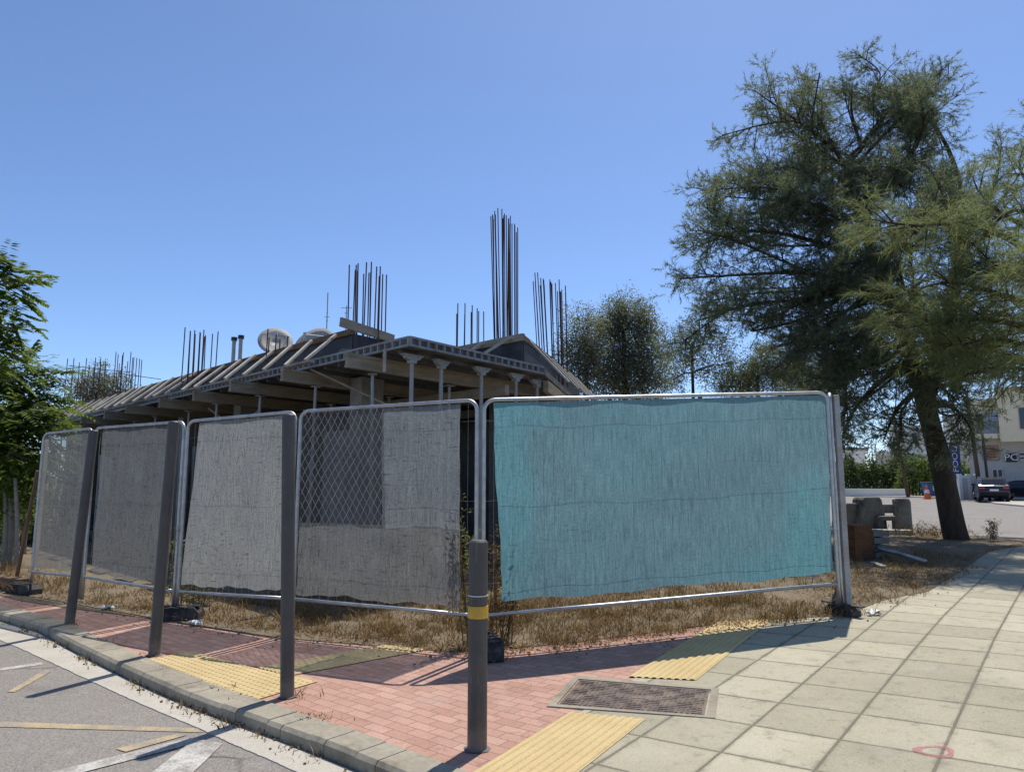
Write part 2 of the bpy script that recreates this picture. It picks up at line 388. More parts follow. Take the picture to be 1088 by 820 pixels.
    MAT[name] = t.m; return t.m

# ------------------------------------------------------------------ setting: ground
def plate(name, poly, dz, depth, mat, follow=True, skirt=True, kind='structure'):
    """flat paving sheet over a polygon, following the climb of the ground, with a skirt down its edge"""
    bm = bmesh.new()
    vs = [bm.verts.new((x, y, 0)) for x, y in poly]
    f = bm.faces.new(vs)
    if follow:
        for i in range(24):
            X = -.2 + 4.6*i/23
            geom = bm.verts[:] + bm.edges[:] + bm.faces[:]
            bmesh.ops.bisect_plane(bm, geom=geom, plane_co=(X, 0, 0), plane_no=(1, 0, 0))
    bmesh.ops.triangulate(bm, faces=bm.faces[:])
    bm.verts.ensure_lookup_table()
    for v in bm.verts: v.co.z = (gz(v.co.x) if follow else 0) + dz
    if skirt:
        be = [e for e in bm.edges if len(e.link_faces) == 1]
        r = bmesh.ops.extrude_edge_only(bm, edges=be)
        for v in r['geom']:
            if isinstance(v, bmesh.types.BMVert): v.co.z -= depth
    bmesh.ops.recalc_face_normals(bm, faces=bm.faces[:])
    me = bpy.data.meshes.new(name); bm.to_mesh(me); bm.free()
    # make sure the top faces up
    if sum(p.normal.z*p.area for p in me.polygons) < 0: me.flip_normals()
    o = link(name, me, mat); tag(o, kind=kind); return o

RZ = -.085; RK = (EYE-RZ)/(EYE+.12)        # carriageway level below the pavement
B = 2500
plate('ground', [(-B,-B),(B,-B),(B,B),(-B,B)], -.15, .1, MAT['earth'], skirt=False)
plate('road', [(-90,-40),(150,-40),(150,150),(60,150),(-20,140),(-30,60),(-60,40),(-90,40)], RZ, .1, MAT['asphalt'], skirt=False)

K_OUT = [(-9.2,11.1),(-7.6,9.85),(-6.4,8.98),(-5.44,8.27),(-5.14,8.05),(-4.37,7.30),(-3.26,6.27),(-2.38,5.50),(-1.74,5.0),(-1.24,4.61),(-.76,4.21),(.1,3.47),(1.0,2.7),(3.0,1.0),(6.0,-1.5)]
def smooth2(line, k=4):
    out = []
    for i in range(len(line)-1):
        p0, p1, p2, p3 = [Vector(q) for q in (line[max(i-1, 0)], line[i], line[i+1], line[min(i+2, len(line)-1)])]
        for j in range(k):
            t = j/k; v = .5*((2*p1)+(p2-p0)*t+(2*p0-5*p1+4*p2-p3)*t*t+(3*p1-p0-3*p2+p3)*t**3); out.append((v.x, v.y))
    return out + [tuple(line[-1])]
K_OUT = smooth2(K_OUT)
def offset(line, d):
    out = []
    for i, p in enumerate(line):
        a = Vector(line[max(i-1, 0)]); b = Vector(line[min(i+1, len(line)-1)])
        t = (b-a).normalized(); n = Vector((-t.y, t.x)); q = Vector(p) + n*d; out.append((q.x, q.y))
    return out
K_IN = offset(K_OUT, .235); G_OUT = smooth2([(-9.4,10.5),(-7.8,9.4),(-6.4,8.5),(-5.46,7.87),(-4.27,6.89),(-3.36,6.12),(-2.77,5.63),(-2.17,5.15),(-1.79,4.83),(-1.38,4.50),(-.7,3.93),(.6,2.85),(2.6,1.2),(5.6,-1.7)]); G_OUT = [(x*RK, y*RK) for x, y in G_OUT]
# kerb stones: one long solid with joints, sits on the road, top level with the paving
def kerb():
    mb = MB(); segs = []
    for i in range(len(K_OUT)-1):
        a0, a1, b0, b1 = map(Vector, (K_OUT[i], K_OUT[i+1], K_IN[i], K_IN[i+1]))
        n = 1
        for k in range(n):
            t0 = 0; t1 = 1 - (.008/((a1-a0).length) if i % 3 == 0 else 0)
            p = [a0.lerp(a1, t0), a0.lerp(a1, t1), b0.lerp(b1, t1), b0.lerp(b1, t0)]
            zj = .003*math.sin(i//3*2.7)
            top = lambda q: gz(q.x) + .008 + zj
            inn = [p[0].lerp(p[3], .10), p[1].lerp(p[2], .10)]
            v = [(*p[0], top(p[0])-.13), (*p[1], top(p[1])-.13), (*p[2], top(p[2])-.13), (*p[3], top(p[3])-.13),
                 (*p[0], top(p[0])-.022), (*p[1], top(p[1])-.022), (*inn[0], top(p[0])), (*inn[1], top(p[1])), (*p[2], top(p[2])), (*p[3], top(p[3]))]
            mb.add(v, [(0,1,5,4),(4,5,7,6),(6,7,8,9),(0,4,6,9,3),(1,2,8,7,5),(2,3,9,8)])
    simple('kerb_stone', (.33,.295,.225), .9, 0, .3, 4, .4, .2, dirt=(.18,.155,.115)); o = build('kerb', mb, MAT['kerb_stone']); tag(o, kind='structure')
kerb()
def irregular(line, amp, n=10):
    out = []
    for i in range(len(line)-1):
        for k in range(n):
            t = k/n; x = line[i][0]*(1-t)+line[i+1][0]*t; y = line[i][1]*(1-t)+line[i+1][1]*t
            out.append((x+random.uniform(-amp, amp), y+random.uniform(-amp, amp)))
    return out + [line[-1]]
gut = offset(K_OUT, -.02)
plate('gutter', gut[:50] + irregular(G_OUT[:46], .0035, 5)[::-1], RZ+.006, .02, MAT['cement'])
# bricks: from the kerb to the site edge and to the tactile strip
SITE = [(-9.6,12.3),(-7.4,10.35),(-6.41,9.62),(-5.7,9.22),(-5.04,8.88),(-4.42,8.58),(-4.0,8.33),(-3.43,8.02),(-2.31,7.40),(-1.33,7.07),(-.56,6.83),(-.13,6.9),(.53,7.05),(1.49,7.35),(2.2,7.62)]
STRIP_L = [(-.50,3.62),(-.15,4.17),(.40,5.03),(.89,5.77),(1.38,6.53),(2.12,7.62)]
STRIP_R = [(.10,3.62),(.36,4.03),(.87,4.82),(1.37,5.58),(1.95,6.47),(2.70,7.62)]
plate('brick_pavement', K_IN[:41] + [(-.257,4.0)] + [(x+.09, y-.05) for x, y in STRIP_L[1:]] + SITE[::-1][1:], -.003, .15, MAT['brick_paving'])
plate('slab_pavement', [(-.16,3.90)] + [(x+.05, y-.03) for x, y in STRIP_L[1:]] + [STRIP_R[-1]] + [(3.45,7.62),(4.2,8.35),(5.11,9.0),(6.2,10.3),(7.42,11.81),(8.6,13.3),(10.0,14.9),(11.9,15.4),(16,13),(14,8),(9,1),(6.1,-1.36),(3.1,1.13),(1.12,2.84)], 0.0, .15, MAT['slab_paving'])

def tactile_strip(name, L, R, n, z=.004):
    """bar tiles: raised ribs along the strip"""
    mb = MB()
    Ls = []; Rs = []
    for line, out in ((L, Ls), (R, Rs)):
        for i in range(len(line)-1):
            for k in range(6):
                t = k/6; out.append(Vector(line[i]).lerp(Vector(line[i+1]), t))
        out.append(Vector(line[-1]))
    prof = [0, .16, .30, .70, .84]
    hs = [0, 0, .007, .007, 0]
    us = []; zs = []
    for j in range(n):
        for p, h in zip(prof, hs): us.append((j+p)/n); zs.append(h)
    us.append(1.0); zs.append(0)
    m = len(us); base = len(mb.v)
    for a, b in zip(Ls, Rs):
        for u, h in zip(us, zs):
            q = a.lerp(b, u); mb.v.append((q.x, q.y, gz(q.x)+z+h))
    for i in range(len(Ls)-1):
        for j in range(m-1):
            k = i*m+j; mb.f.append((k, k+1, k+m+1, k+m))
    o = build(name, mb, MAT['tactile']); tag(o, kind='structure')
tactile_strip('tactile_paving', [(-.257,4.0),(-.15,4.17),(.385,5.01)], [(.13,3.68),(.36,4.03),(.855,4.80)], 9)
tactile_strip('tactile_paving', [(.905,5.79)]+STRIP_L[4:], [(1.385,5.60)]+STRIP_R[4:], 9)
tactile_strip('tactile_paving', [(-2.14,6.24),(-1.72,6.62),(-1.22,7.07)], [(-1.80,6.0),(-1.37,6.38),(-.80,6.9)], 8)
def blister():
    poly = [(-3.27,6.47),(-2.97,6.84),(-2.31,6.34),(-1.80,6.0),(-1.52,5.84),(-1.83,5.37)]
    bm = MB()
    bm.add([(x, y, .004) for x, y in poly], [tuple(range(len(poly)))])
    import mathutils.geometry as G
    d = Vector((.765,-.644)); nn = Vector((.644,.765)); o = Vector((-3.27,6.47))
    for i in range(60):
        for j in range(16):
            q = o + d*(i*.06+.03) + nn*(j*.06+.03)
            inside = False
            for k in range(len(poly)):
                x1, y1 = poly[k]; x2, y2 = poly[(k+1) % len(poly)]
                if (y1 > q.y) != (y2 > q.y) and q.x < (x2-x1)*(q.y-y1)/(y2-y1)+x1: inside = not inside
            if inside: bm.lathe([(.017,.004),(.013,.0085),(.006,.0095)], (q.x, q.y, 0), 8)
    ob = build('tactile_pad', bm, MAT['tactile']); tag(ob, kind='structure')
blister()

# road markings
def marking(name, poly, mat):
    global MKZ
    MKZ += .0007; plate(name, [(x*RK, y*RK) for x, y in poly], RZ+MKZ, .001, mat, skirt=False)
MKZ = .0025
marking('road_marking', [(-4.75,6.62),(-4.40,6.93),(-4.33,6.86),(-4.66,6.53)], MAT['paint_white'])
marking('road_marking', [(-5.8,5.44),(-3.6,5.27),(-2.15,5.13),(-2.07,5.05),(-3.53,5.16),(-5.8,5.3)], MAT['paint_yellow'])
marking('road_marking', [(-4.19,6.66),(-4.10,6.61),(-3.99,5.98),(-4.05,5.98)], MAT['paint_yellow'])
marking('road_marking', [(-2.50,4.75),(-2.25,5.02),(-2.16,5.0),(-2.41,4.70)], MAT['paint_yellow'])
marking('road_marking', [(-3.15,3.9),(-2.12,4.95),(-2.03,4.86),(-2.95,3.9)], MAT['paint_white'])
marking('road_marking', [(-2.09,3.9),(-2.08,4.93),(-1.86,4.84),(-1.83,3.9)], MAT['paint_white'])
# pink spray mark: a thin ring on the slabs
mb = MB(); N = 28; cx, cy = 2.27, 4.04
for k in range(N):
    t = 2*PI*k/N; w = .042+.014*math.sin(3*t)
    for r in (.055, .055+w*.8):
        X = cx+r*1.15*math.cos(t); Y = cy+r*math.sin(t); mb.v.append((X, Y, gz(X)+.004))
for k in range(N):
    mb.f.append((2*k, 2*k+1, (2*k+3) % (2*N), (2*k+2) % (2*N)))
tag(build('paint_mark', mb, MAT['pink_paint']), kind='structure')

# site earth: gently uneven sheet
def site_ground():
    line = SITE[:-1] + [(2.2,7.6),(3.45,7.60),(4.2,8.33),(5.11,8.98),(6.2,10.28),(7.42,11.79),(8.6,13.28),(10.0,14.88),(11.9,15.6),(12.6,17.0),(10.4,19.6),(9.2,21.2),(8.6,24),(9.5,40),(-30,40),(-30,26)]
    o = plate('dirt', line, .006, .2, MAT['earth'])
site_ground()

# ------------------------------------------------------------------ manhole
def manhole():
    fr = [(.24,5.16),(.50,5.90),(1.49,5.36),(1.29,4.75)]
    root = thing('manhole_cover', 'rusty rectangular cast iron manhole cover set in a cement surround', 'manhole cover', (.85,5.3,gz(.85)))
    mb = MB(); inn = [(.31,5.185),(.52,5.80),(1.43,5.345),(1.245,4.80)]
    z = lambda p, h: (p[0], p[1], gz(p[0])+h)
    A = [z(p, .006) for p in fr]; Bq = [z(p, .006) for p in inn]; A0 = [z(p, -.03) for p in fr]; B0 = [z(p, -.01) for p in inn]
    mb.add(A+Bq+A0+B0, [(i, (i+1) % 4, 4+(i+1) % 4, 4+i) for i in range(4)] + [(i, (i+1) % 4, 8+(i+1) % 4, 8+i) for i in range(4)] + [(4+i, 4+(i+1) % 4, 12+(i+1) % 4, 12+i) for i in range(4)])
    build('surround', mb, MAT['kerb_stone'], root)
    P = [Vector(p) for p in inn]
    def uv(u, v): return P[0].lerp(P[3], u).lerp(P[1].lerp(P[2], u), v)
    mb = MB(); q = [uv(.012,.015), uv(.988,.015), uv(.988,.985), uv(.012,.985)]
    mb.add([(p.x, p.y, gz(p.x)+.002) for p in q], [(0,1,2,3)])
    nu, nv = 26, 15
    for i in range(nu):
        for j in range(nv):
            along = ((i//3)+(j//3)) % 2 == 0
            u0 = .03+.94*i/nu; v0 = .04+.92*j/nv; du = .94/nu; dv = .92/nv
            if along: a, b, c, d = u0+.1*du, u0+1.0*du, v0+.22*dv, v0+.78*dv
            else: a, b, c, d = u0+.22*du, u0+.78*du, v0+.1*dv, v0+1.0*dv
            if .40 < u0 < .60 and .42 < v0 < .58: continue
            p = [uv(a, c), uv(b, c), uv(b, d), uv(a, d)]
            mb.add([(t.x, t.y, gz(t.x)+.002) for t in p]+[(t.x, t.y, gz(t.x)+.0075) for t in p], [(4,5,6,7),(0,1,5,4),(1,2,6,5),(2,3,7,6),(3,0,4,7)])
    build('cover', mb, MAT['rust_cover'], root)
manhole()

# ------------------------------------------------------------------ bollards
def bollard(px, h, label, band, lean=0.0):
    x, y = px; root = thing('kerb_post', label, 'kerb post', (x, y, gz(x)), 'grey posts along the kerb')
    r = .058 if band else .050
    mb = MB().lathe([(r+.002,-.05),(r+.002,.004),(r,.006),(r,h-.012),(r-.010,h),(.01,h+.004)], (x, y, gz(x)), 28)
    build('post', mb, MAT['bollard_paint'], root, smooth=False).modifiers.new('b', 'BEVEL').width = .001
    mb = MB()
    ring = [(r+.012*1.4+random.uniform(0,.01)*(k % 3 == 0), random.uniform(-.004,.004)) for k in range(20)]
    base = [(x+R*math.cos(2*PI*k/20), y+R*math.sin(2*PI*k/20), gz(x)+.003) for k, (R, _) in enumerate(ring)]
    mb.add(base+[(x, y, gz(x)+.012)], [(k, (k+1) % 20, 20) for k in range(20)])
    build('footing', mb, MAT['concrete_dark'], root)
    root.rotation_euler.y = math.atan2(lean, h)
    if band:
        mb = MB().lathe([(r+.0015,.745),(r+.004,.745),(r+.004,.815),(r+.0015,.815)], (x, y, gz(x)), 28)
        build('reflective_band', mb, MAT['yellow_band'], root, smooth=False)
        mb = MB().lathe([(r+.0015,.872),(r+.003,.872),(r+.003,.878),(r+.0015,.878)], (x, y, gz(x)), 28)
        build('tape_remnant', mb, MAT['white_metal'], root)
bollard((-4.87,8.10), 2.14, 'tall grey kerb post farthest left, in front of the leftmost fence panels', False, .10)
bollard((-3.24,6.70), 2.12, 'tall grey kerb post at the left corner of the yellow blister paving', False, .045)
bollard((-1.64,5.44), 2.07, 'tall grey kerb post at the right corner of the yellow blister paving', False, -.075)
bollard((-.205,4.42), 1.20, 'nearest and shortest grey kerb post, the one with a yellow reflective band', True)

# ------------------------------------------------------------------ fence
P = {0:(-6.80,10.30), 5:(-5.65,9.60), 1:(-3.88,8.45), 2:(-2.28,7.55), 3:(-.30,6.72), 4:(3.44,7.64), 6:(4.30,9.60)}
ZB = {0:.30, 5:.32, 1:.30, 2:.36, 3:.34, 4:.50, 6:.50}; ZT = {0:2.24, 5:2.27, 1:2.265, 2:2.295, 3:2.325, 4:2.51, 6:2.51}
def fence_panel(i, j, label, nets, seed, gap0=.035, gap1=.035, wires=True):
    a, b = Vector(P[i]), Vector(P[j]); d = (b-a).normalized(); a = a + d*gap0; b = b - d*gap1
    L = (b-a).length; nrm = Vector((d.y, -d.x, 0))            # faces the street
    if nrm.y > 0: nrm = -nrm
    zb0, zb1, zt0, zt1 = ZB[i], ZB[j], ZT[i], ZT[j]
    root = thing('temporary_fence', label, 'fence panel', (a.x, a.y, gz(a.x)), 'mesh fence panels round the building site')
    def pt(u, v, off=0.0):
        q = a.lerp(b, u); zb = zb0*(1-u)+zb1*u; zt = zt0*(1-u)+zt1*u
        return Vector((q.x, q.y, zb*(1-v)+zt*v)) + nrm*off
    # frame: bottom rail, two uprights with rounded upper corners, feet stubs below
    mb = MB(); r = .020; R = .11/L; RV = .10/1.95; pts = []
    g0 = gz(a.x); g1 = gz(b.x)
    pts.append(Vector((a.x, a.y, g0+.03)))
    pts += [pt(0, t) for t in (.05,.3,.6,.8)]
    for k in range(7):
        t = PI/2*k/6; pts.append(pt(R*(1-math.cos(t)), 1-RV*(1-math.sin(t))))
    pts += [pt(u, 1) for u in (.25,.5,.75)]
    for k in range(7):
        t = PI/2*k/6; pts.append(pt(1-R*(1-math.sin(t)), 1-RV*(1-math.cos(t))))
    pts += [pt(1, t) for t in (.8,.6,.3,.05)]
    pts.append(Vector((b.x, b.y, g1+.03)))
    mb.tube(pts, r, 8)
    mb.tube([pt(0, 0), pt(.33, 0, .004), pt(.66, 0, -.004), pt(1, 0)], .018, 8)
    build('frame', mb, MAT['galv_steel'], root, smooth=True)
    mb = MB(); n = int(L/.10); w = .0014
    for k in range(1, n): mb.bar(pt(k/n, 0, -.022), pt(k/n, .99, -.022), w, w)
    for k in (.14, .52, .9): mb.bar(pt(0, k, -.0195), pt(1, k, -.0195), w, w)
    build('wire_mesh', mb, MAT['galv_steel'], root)
    for ni, (u0t, u1t, u0b, u1b, v0, v1, mat, off, seedn) in enumerate(nets):
        mb = MB(); nu, nv = 64, 40; uvs = []
        rs = np.random.default_rng(seedn); ph = rs.uniform(0, 6.28, 12)
        for jj in range(nv+1):
            v = jj/nv
            for ii in range(nu+1):
                u = ii/nu
                ua = u0b*(1-v)+u0t*v; ub = u1b*(1-v)+u1t*v
                if ii == 0: ua += .002*math.sin(9*v+ph[0])+.0008*math.sin(31*v+ph[1])
                if ii == nu: ub += .002*math.sin(8*v+ph[2])+.0008*math.sin(27*v+ph[3])
                uu = ua*(1-u)+ub*u
                vv = v0 + (v1-v0)*v
                if jj == 0: vv += .006*math.sin(14*uu+ph[4])+.004*math.sin(37*uu+ph[5])
                x = uu*L
                disp = .5*.012*math.sin(2.1*x+3.0*v+ph[6])*math.sin(PI*v) + .006*math.sin(7*x-5*v+ph[7]) + .005*math.sin(11*v+2*x+ph[8])*math.sin(4*x+ph[9]) + .0015*math.sin(29*x+3*math.sin(6*v)+ph[10])
                p = pt(uu, vv, off*.2 + disp*.75 + .009); mb.v.append(tuple(p)); uvs.append((x, vv*1.95))
        for jj in range(nv):
            for ii in range(nu):
                k = jj*(nu+1)+ii; mb.f.append((k, k+1, k+nu+2, k+nu+1))
        mb.uv = uvs
        build('netting', mb, MAT[mat], root, smooth=True)
    for k in range(4):
        u = .12+.24*k+random.uniform(-.03,.03); q = pt(u, 1); mb = MB(); mb.bar(q+Vector((0,0,.021)), q+Vector((0,0,-.03)), .044, .006)
        mb.bar(q+Vector((0,0,.022)), q+Vector((.006,.0,.05)), .003, .003)
        build('cable_tie', mb, MAT['rubber'], root)
    return root
net_mat('net_grey_a', (.235,.24,.236), (.15,.168,.185), .74, .5, seed=1)
net_mat('net_grey_b', (.38,.385,.37), (.23,.26,.285), .84, .5, seed=2)
net_mat('net_grey_c', (.25,.25,.238), (.165,.20,.21), .78, .5, seed=3)
net_mat('net_thin', (.070,.072,.074), (.05,.055,.06), .58, .4, seed=7)  # dark colour stands in for the shaded interior seen through sparse netting
net_mat('net_overlap', (.26,.285,.295), (.17,.27,.295), .84, .5, seed=4)
net_mat('net_teal', (.215,.355,.395), (.10,.54,.56), 1.02, .55, altpos=[(.22,1.0,.34,1.1,.9),(.2,1.8,.7,.22,.7),(3.45,.4,.36,.85,1.0),(3.2,.15,.6,.25,.7)], seed=5)
fence_panel(0, 5, 'grey netted fence panel at the far left end, beside the leaning plank', [(.02,.95,.03,.95,.03,.985,'net_grey_a',0,1)], 1)
fence_panel(5, 1, 'wide grey netted mesh fence panel behind the second post from the left', [(.10,.95,.10,.93,.03,.985,'net_grey_a',0,2)], 2)
fence_panel(1, 2, 'pale grey netted fence panel directly behind the third post from the left', [(.12,.965,.03,.965,.04,.985,'net_grey_b',0,3)], 3)
fence_panel(2, 3, 'grey netted fence panel with chain link on its left half', [(.02,.918,.02,.925,.03,.40,'net_grey_c',0,4),(.02,.50,.02,.53,.385,.985,'net_thin',.02,4),(.49,.915,.51,.92,.385,.985,'net_overlap',.035,4)], 4)
fence_panel(3, 4, 'fence panel covered with bright turquoise netting, right of the corner', [(.022,.995,.048,.985,.055,.985,'net_teal',0,5)], 5)
fence_panel(4, 6, 'fence panel seen edge on, running back from the right end of the turquoise one', [(.02,.97,.02,.97,.05,.985,'net_grey_b',0,6)], 6)

def chain_link():
    a, b = Vector(P[2]), Vector(P[3]); d = (b-a).normalized(); n = Vector((d.y,-d.x,0)); n = n if n.y < 0 else -n
    mb = MB(); w, h = 1.05, 1.32; u0 = .07; z0 = .98
    def pt(x, z):
        x2 = x + .03*math.sin(2.1*z+1.5*x) + .018*math.sin(6*z+2*x); z2 = z + .02*math.sin(5*x+2*z)
        q = a + d*(u0+x2); return Vector((q.x, q.y, z0+z2)) + n*(.035+.012*math.sin(3*x+2*z))
    p = .085
    lines = []
    k = -int(h/p)-1
    while k*p < w+.01:
        for sgn in (1,-1):
            if sgn < 0 and k % 2 and k*p > .3: pass
            seg = []
            for i in range(60):
                z = h*i/59; x = k*p + z*.62 if sgn > 0 else k*p + (h-z)*.62
                if 0 <= x <= w: seg.append(pt(x, z))
            if len(seg) > 2: mb.tube(seg[::2]+[seg[-1]], .0028, 4)
        k += 1
    root = build('chain_link_sheet', mb, MAT['galv_steel'], origin=(a.x, a.y, 0))
    tag(root, 'loose sheet of diamond chain link wire hung on a grey netted fence panel', 'chain link')
chain_link()

mb = MB().bar((3.53,7.70,gz(3.5)), (3.53,7.70,2.49),   .06, .06, Vector((0,1,0))); o = build('steel_post', mb, MAT['prop_steel'], origin=(3.53,7.70,gz(3.5)), bevel=.006); tag(o, 'flat sided grey steel end post at the right end of the turquoise panel', 'fence post')
def foot(x, y, rz, label, size=(.62,.23,.145)):
    z = gz(x)
    mb = MB(); L, W, H = size
    prof = [(-L/2,0),(-L/2,H*.55),(-L/2+.06,H),(L/2-.06,H),(L/2,H*.55),(L/2,0)]
    R = Matrix.Rotation(rz, 3, 'Z')
    poly = [R @ Vector((px, 0, pz)) + Vector((x, y, z+.008)) for px, pz in prof]
    ax = R @ Vector((0, W/2, 0))
    mb.prism(poly, -ax, ax)
    for sx in (-.17, .17): mb.box(Vector((x, y, z+.008+H)) + R @ Vector((sx, 0, .004)), (.13, W*.6, .014), rz)
    o = build('ballast_block', mb, MAT['rubber'], origin=(x, y, z), bevel=.012)
    tag(o, label, 'fence foot', 'black rubber feet under the fence')
foot(-3.80,8.36, math.radians(8), 'black rubber fence foot lying among dry grass left of the third kerb post', (.50,.20,.14))
foot(-.20,6.66, math.radians(-78), 'black rubber fence foot under the corner joint, just behind the post with the yellow band', (.50,.17,.16))
foot(3.44,7.64, math.radians(-62), 'black rubber fence foot under the right end post of the turquoise panel', (.34,.14,.10))
foot(-6.86,10.28, math.radians(-30), 'black rubber fence foot below the left end of the fence row', (.6,.2,.13))

# ------------------------------------------------------------------ building under construction
CO = Vector((-1.39, 9.47, 0)); LD = Vector((-.704,.710,0)); RD = Vector((.6,.8,0))
LE = 21.4
def S(l, r, z): return CO + LD*l + RD*r + Vector((0,0,z))
Q1 = S(.42,3.15,0); R2 = Vector((.262,.965,0)); N2 = Vector((.965,-.262,0))
ANGL = math.atan2(LD.y, LD.x); ANGR = math.atan2(RD.y, RD.x)
site = thing('unfinished_building', 'unfinished concrete building with timber formwork, steel props and bare rebar behind the fence', 'building', (CO.x, CO.y, 0))
def skew(mb, l0, l1, r0, r1, z0, z1):
    vs = [S(l, r, z) for z in (z0, z1) for (l, r) in ((l0,r0),(l1,r0),(l1,r1),(l0,r1))]
    return mb.add(vs, [(0,1,2,3),(4,5,6,7),(0,1,5,4),(1,2,6,5),(2,3,7,6),(3,0,4,7)])
def structure():
    mb = MB()
    skew(mb, 2.3, LE, .62, 3.2, 3.502, 3.70); mb.prism([S(.55,3.203,3.502), S(LE,3.203,3.502), S(LE,9.2,3.502), Vector((1.45,17.5,3.502))], (0,0,0), (0,0,.198))
    build('floor_slab', mb, MAT['concrete_raw'], site)
    mb = MB(); mb.prism([S(.04,.04,3.39), S(LE+.2,.04,3.39), S(LE+.2,9.4,3.39), Vector((1.75,17.7,3.39)), S(.04,3.3,3.39)], (0,0,0), (0,0,.105))
    for k in range(52):
        l = .3+.4*k
        skew(mb, l, l+.05, .08, min(9.3, 3.0+1.9*l), 3.33, 3.388)
    build('formwork_deck', mb, MAT['deck_panel'], site)
    # perforated steel edge of the deck: two rails joined by webs, hollow between
    mb = MB()
    def edge(f, n):
        for i in range(n):
            t0, t1 = i/n, (i+1)/n; tm = (t0+t1)/2
            a, b = f(t0), f(t1)
            mb.bar(a+Vector((0,0,.055)), b+Vector((0,0,.055)), .04, .030); mb.bar(a-Vector((0,0,.055)), b-Vector((0,0,.055)), .04, .030)
            w = f(t0+.18*(t1-t0)); mb.bar(f(t0), w, .036, .08)
    edge(lambda t: S(LE*t, -.003, 3.445), 120)
    edge(lambda t: S(-.003, 3.2*t, 3.445), 19)
    build('deck_edge', mb, MAT['deck_edge'], site)
    # upstand formwork
    def board(a, b, th, z0, z1, mat, name='edge_board'):
        m = MB(); m.bar(Vector((a.x, a.y, (z0+z1)/2)), Vector((b.x, b.y, (z0+z1)/2)), th, z1-z0); return build(name, m, MAT[mat], site)
    board(S(2.25,.58,0), S(LE-.2,.58,0), .03, 3.505, 3.96, 'film_ply'); board(S(2.25,.56,0), S(LE-.2,.56,0), .07, 3.963, 4.06, 'timber_brown', 'edge_rail')
    board(S(2.22,.58,0), S(2.22,3.15,0), .03, 3.505, 3.97, 'film_ply')
    m = MB(); m.bar(S(2.24,.30,4.13), S(2.20,1.45,4.02), .045, .15); build('edge_plank', m, MAT['timber'], site)
    board(S(2.2,3.12,0), S(.42,3.12,0), .03, 3.505, 4.0, 'film_ply'); board(S(2.3,3.10,0), S(.38,3.10,0), .07, 4.003, 4.13, 'timber', 'edge_rail')
    board(Q1, Q1+R2*5.6, .03, 3.505, 4.0, 'film_ply'); board(Q1-R2*.05, Q1+R2*5.6, .07, 4.003, 4.10, 'timber_brown', 'edge_rail')
    # loose concrete crumbs and bags along the ledge
    mb = MB()
    for k in range(190):
        l = random.uniform(1.2, 20); q = S(l, random.uniform(.05,.5), 3.50)
        s_ = random.uniform(.03,.13); mb.box(q+Vector((0,0,s_*.35)), (s_*1.6, s_, s_*.7), random.uniform(0,3))
    build('rubble', mb, MAT['concrete_old'], site)['kind'] = 'stuff'
structure()
def beams():
    for k in range(11):
        l = .92+1.88*k
        m = MB(); z = 3.235
        l += random.uniform(-.06,.06); a, b = S(l, -.43+random.uniform(-.10,.06), z), S(l+random.uniform(-.1,.1), 4.1 if k == 0 else 8.5, z)
        m.bar(a+Vector((0,0,.075)), b+Vector((0,0,.075)), .085, .045); m.bar(a-Vector((0,0,.085)), b-Vector((0,0,.085)), .085, .045); m.bar(a+Vector((0,0,-.005)), b+Vector((0,0,-.005)), .055, .115)
        build('timber_beam', m, MAT['timber'], site)
    for r in (2.3, 4.6, 6.9):
        m = MB(); m.bar(S(.1 if r < 4 else 3, r, 3.02), S(LE, r, 3.02), .09, .17); build('cross_beam', m, MAT['timber'], site)
    m = MB(); m.bar(Q1+N2*.35+R2*.2+Vector((0,0,3.22)), Q1+N2*.15+R2*4.5+Vector((0,0,3.22)), .09, .2); build('timber_beam', m, MAT['timber'], site)
beams()
def prop_mesh(top):
    m = MB()
    m.lathe([(.030,0.02),(.030,top*.58)], n=10); m.lathe([(.042,top*.56),(.042,top*.60)], n=10); m.lathe([(.024,top*.58),(.024,top-.04)], n=10)
    m.box((0,0,.01), (.14,.14,.012)); m.box((0,0,top-.03), (.15,.13,.012))
    m.bar((-.07,0,top*.575), (.1,0,top*.585), .014, .014)
    return m
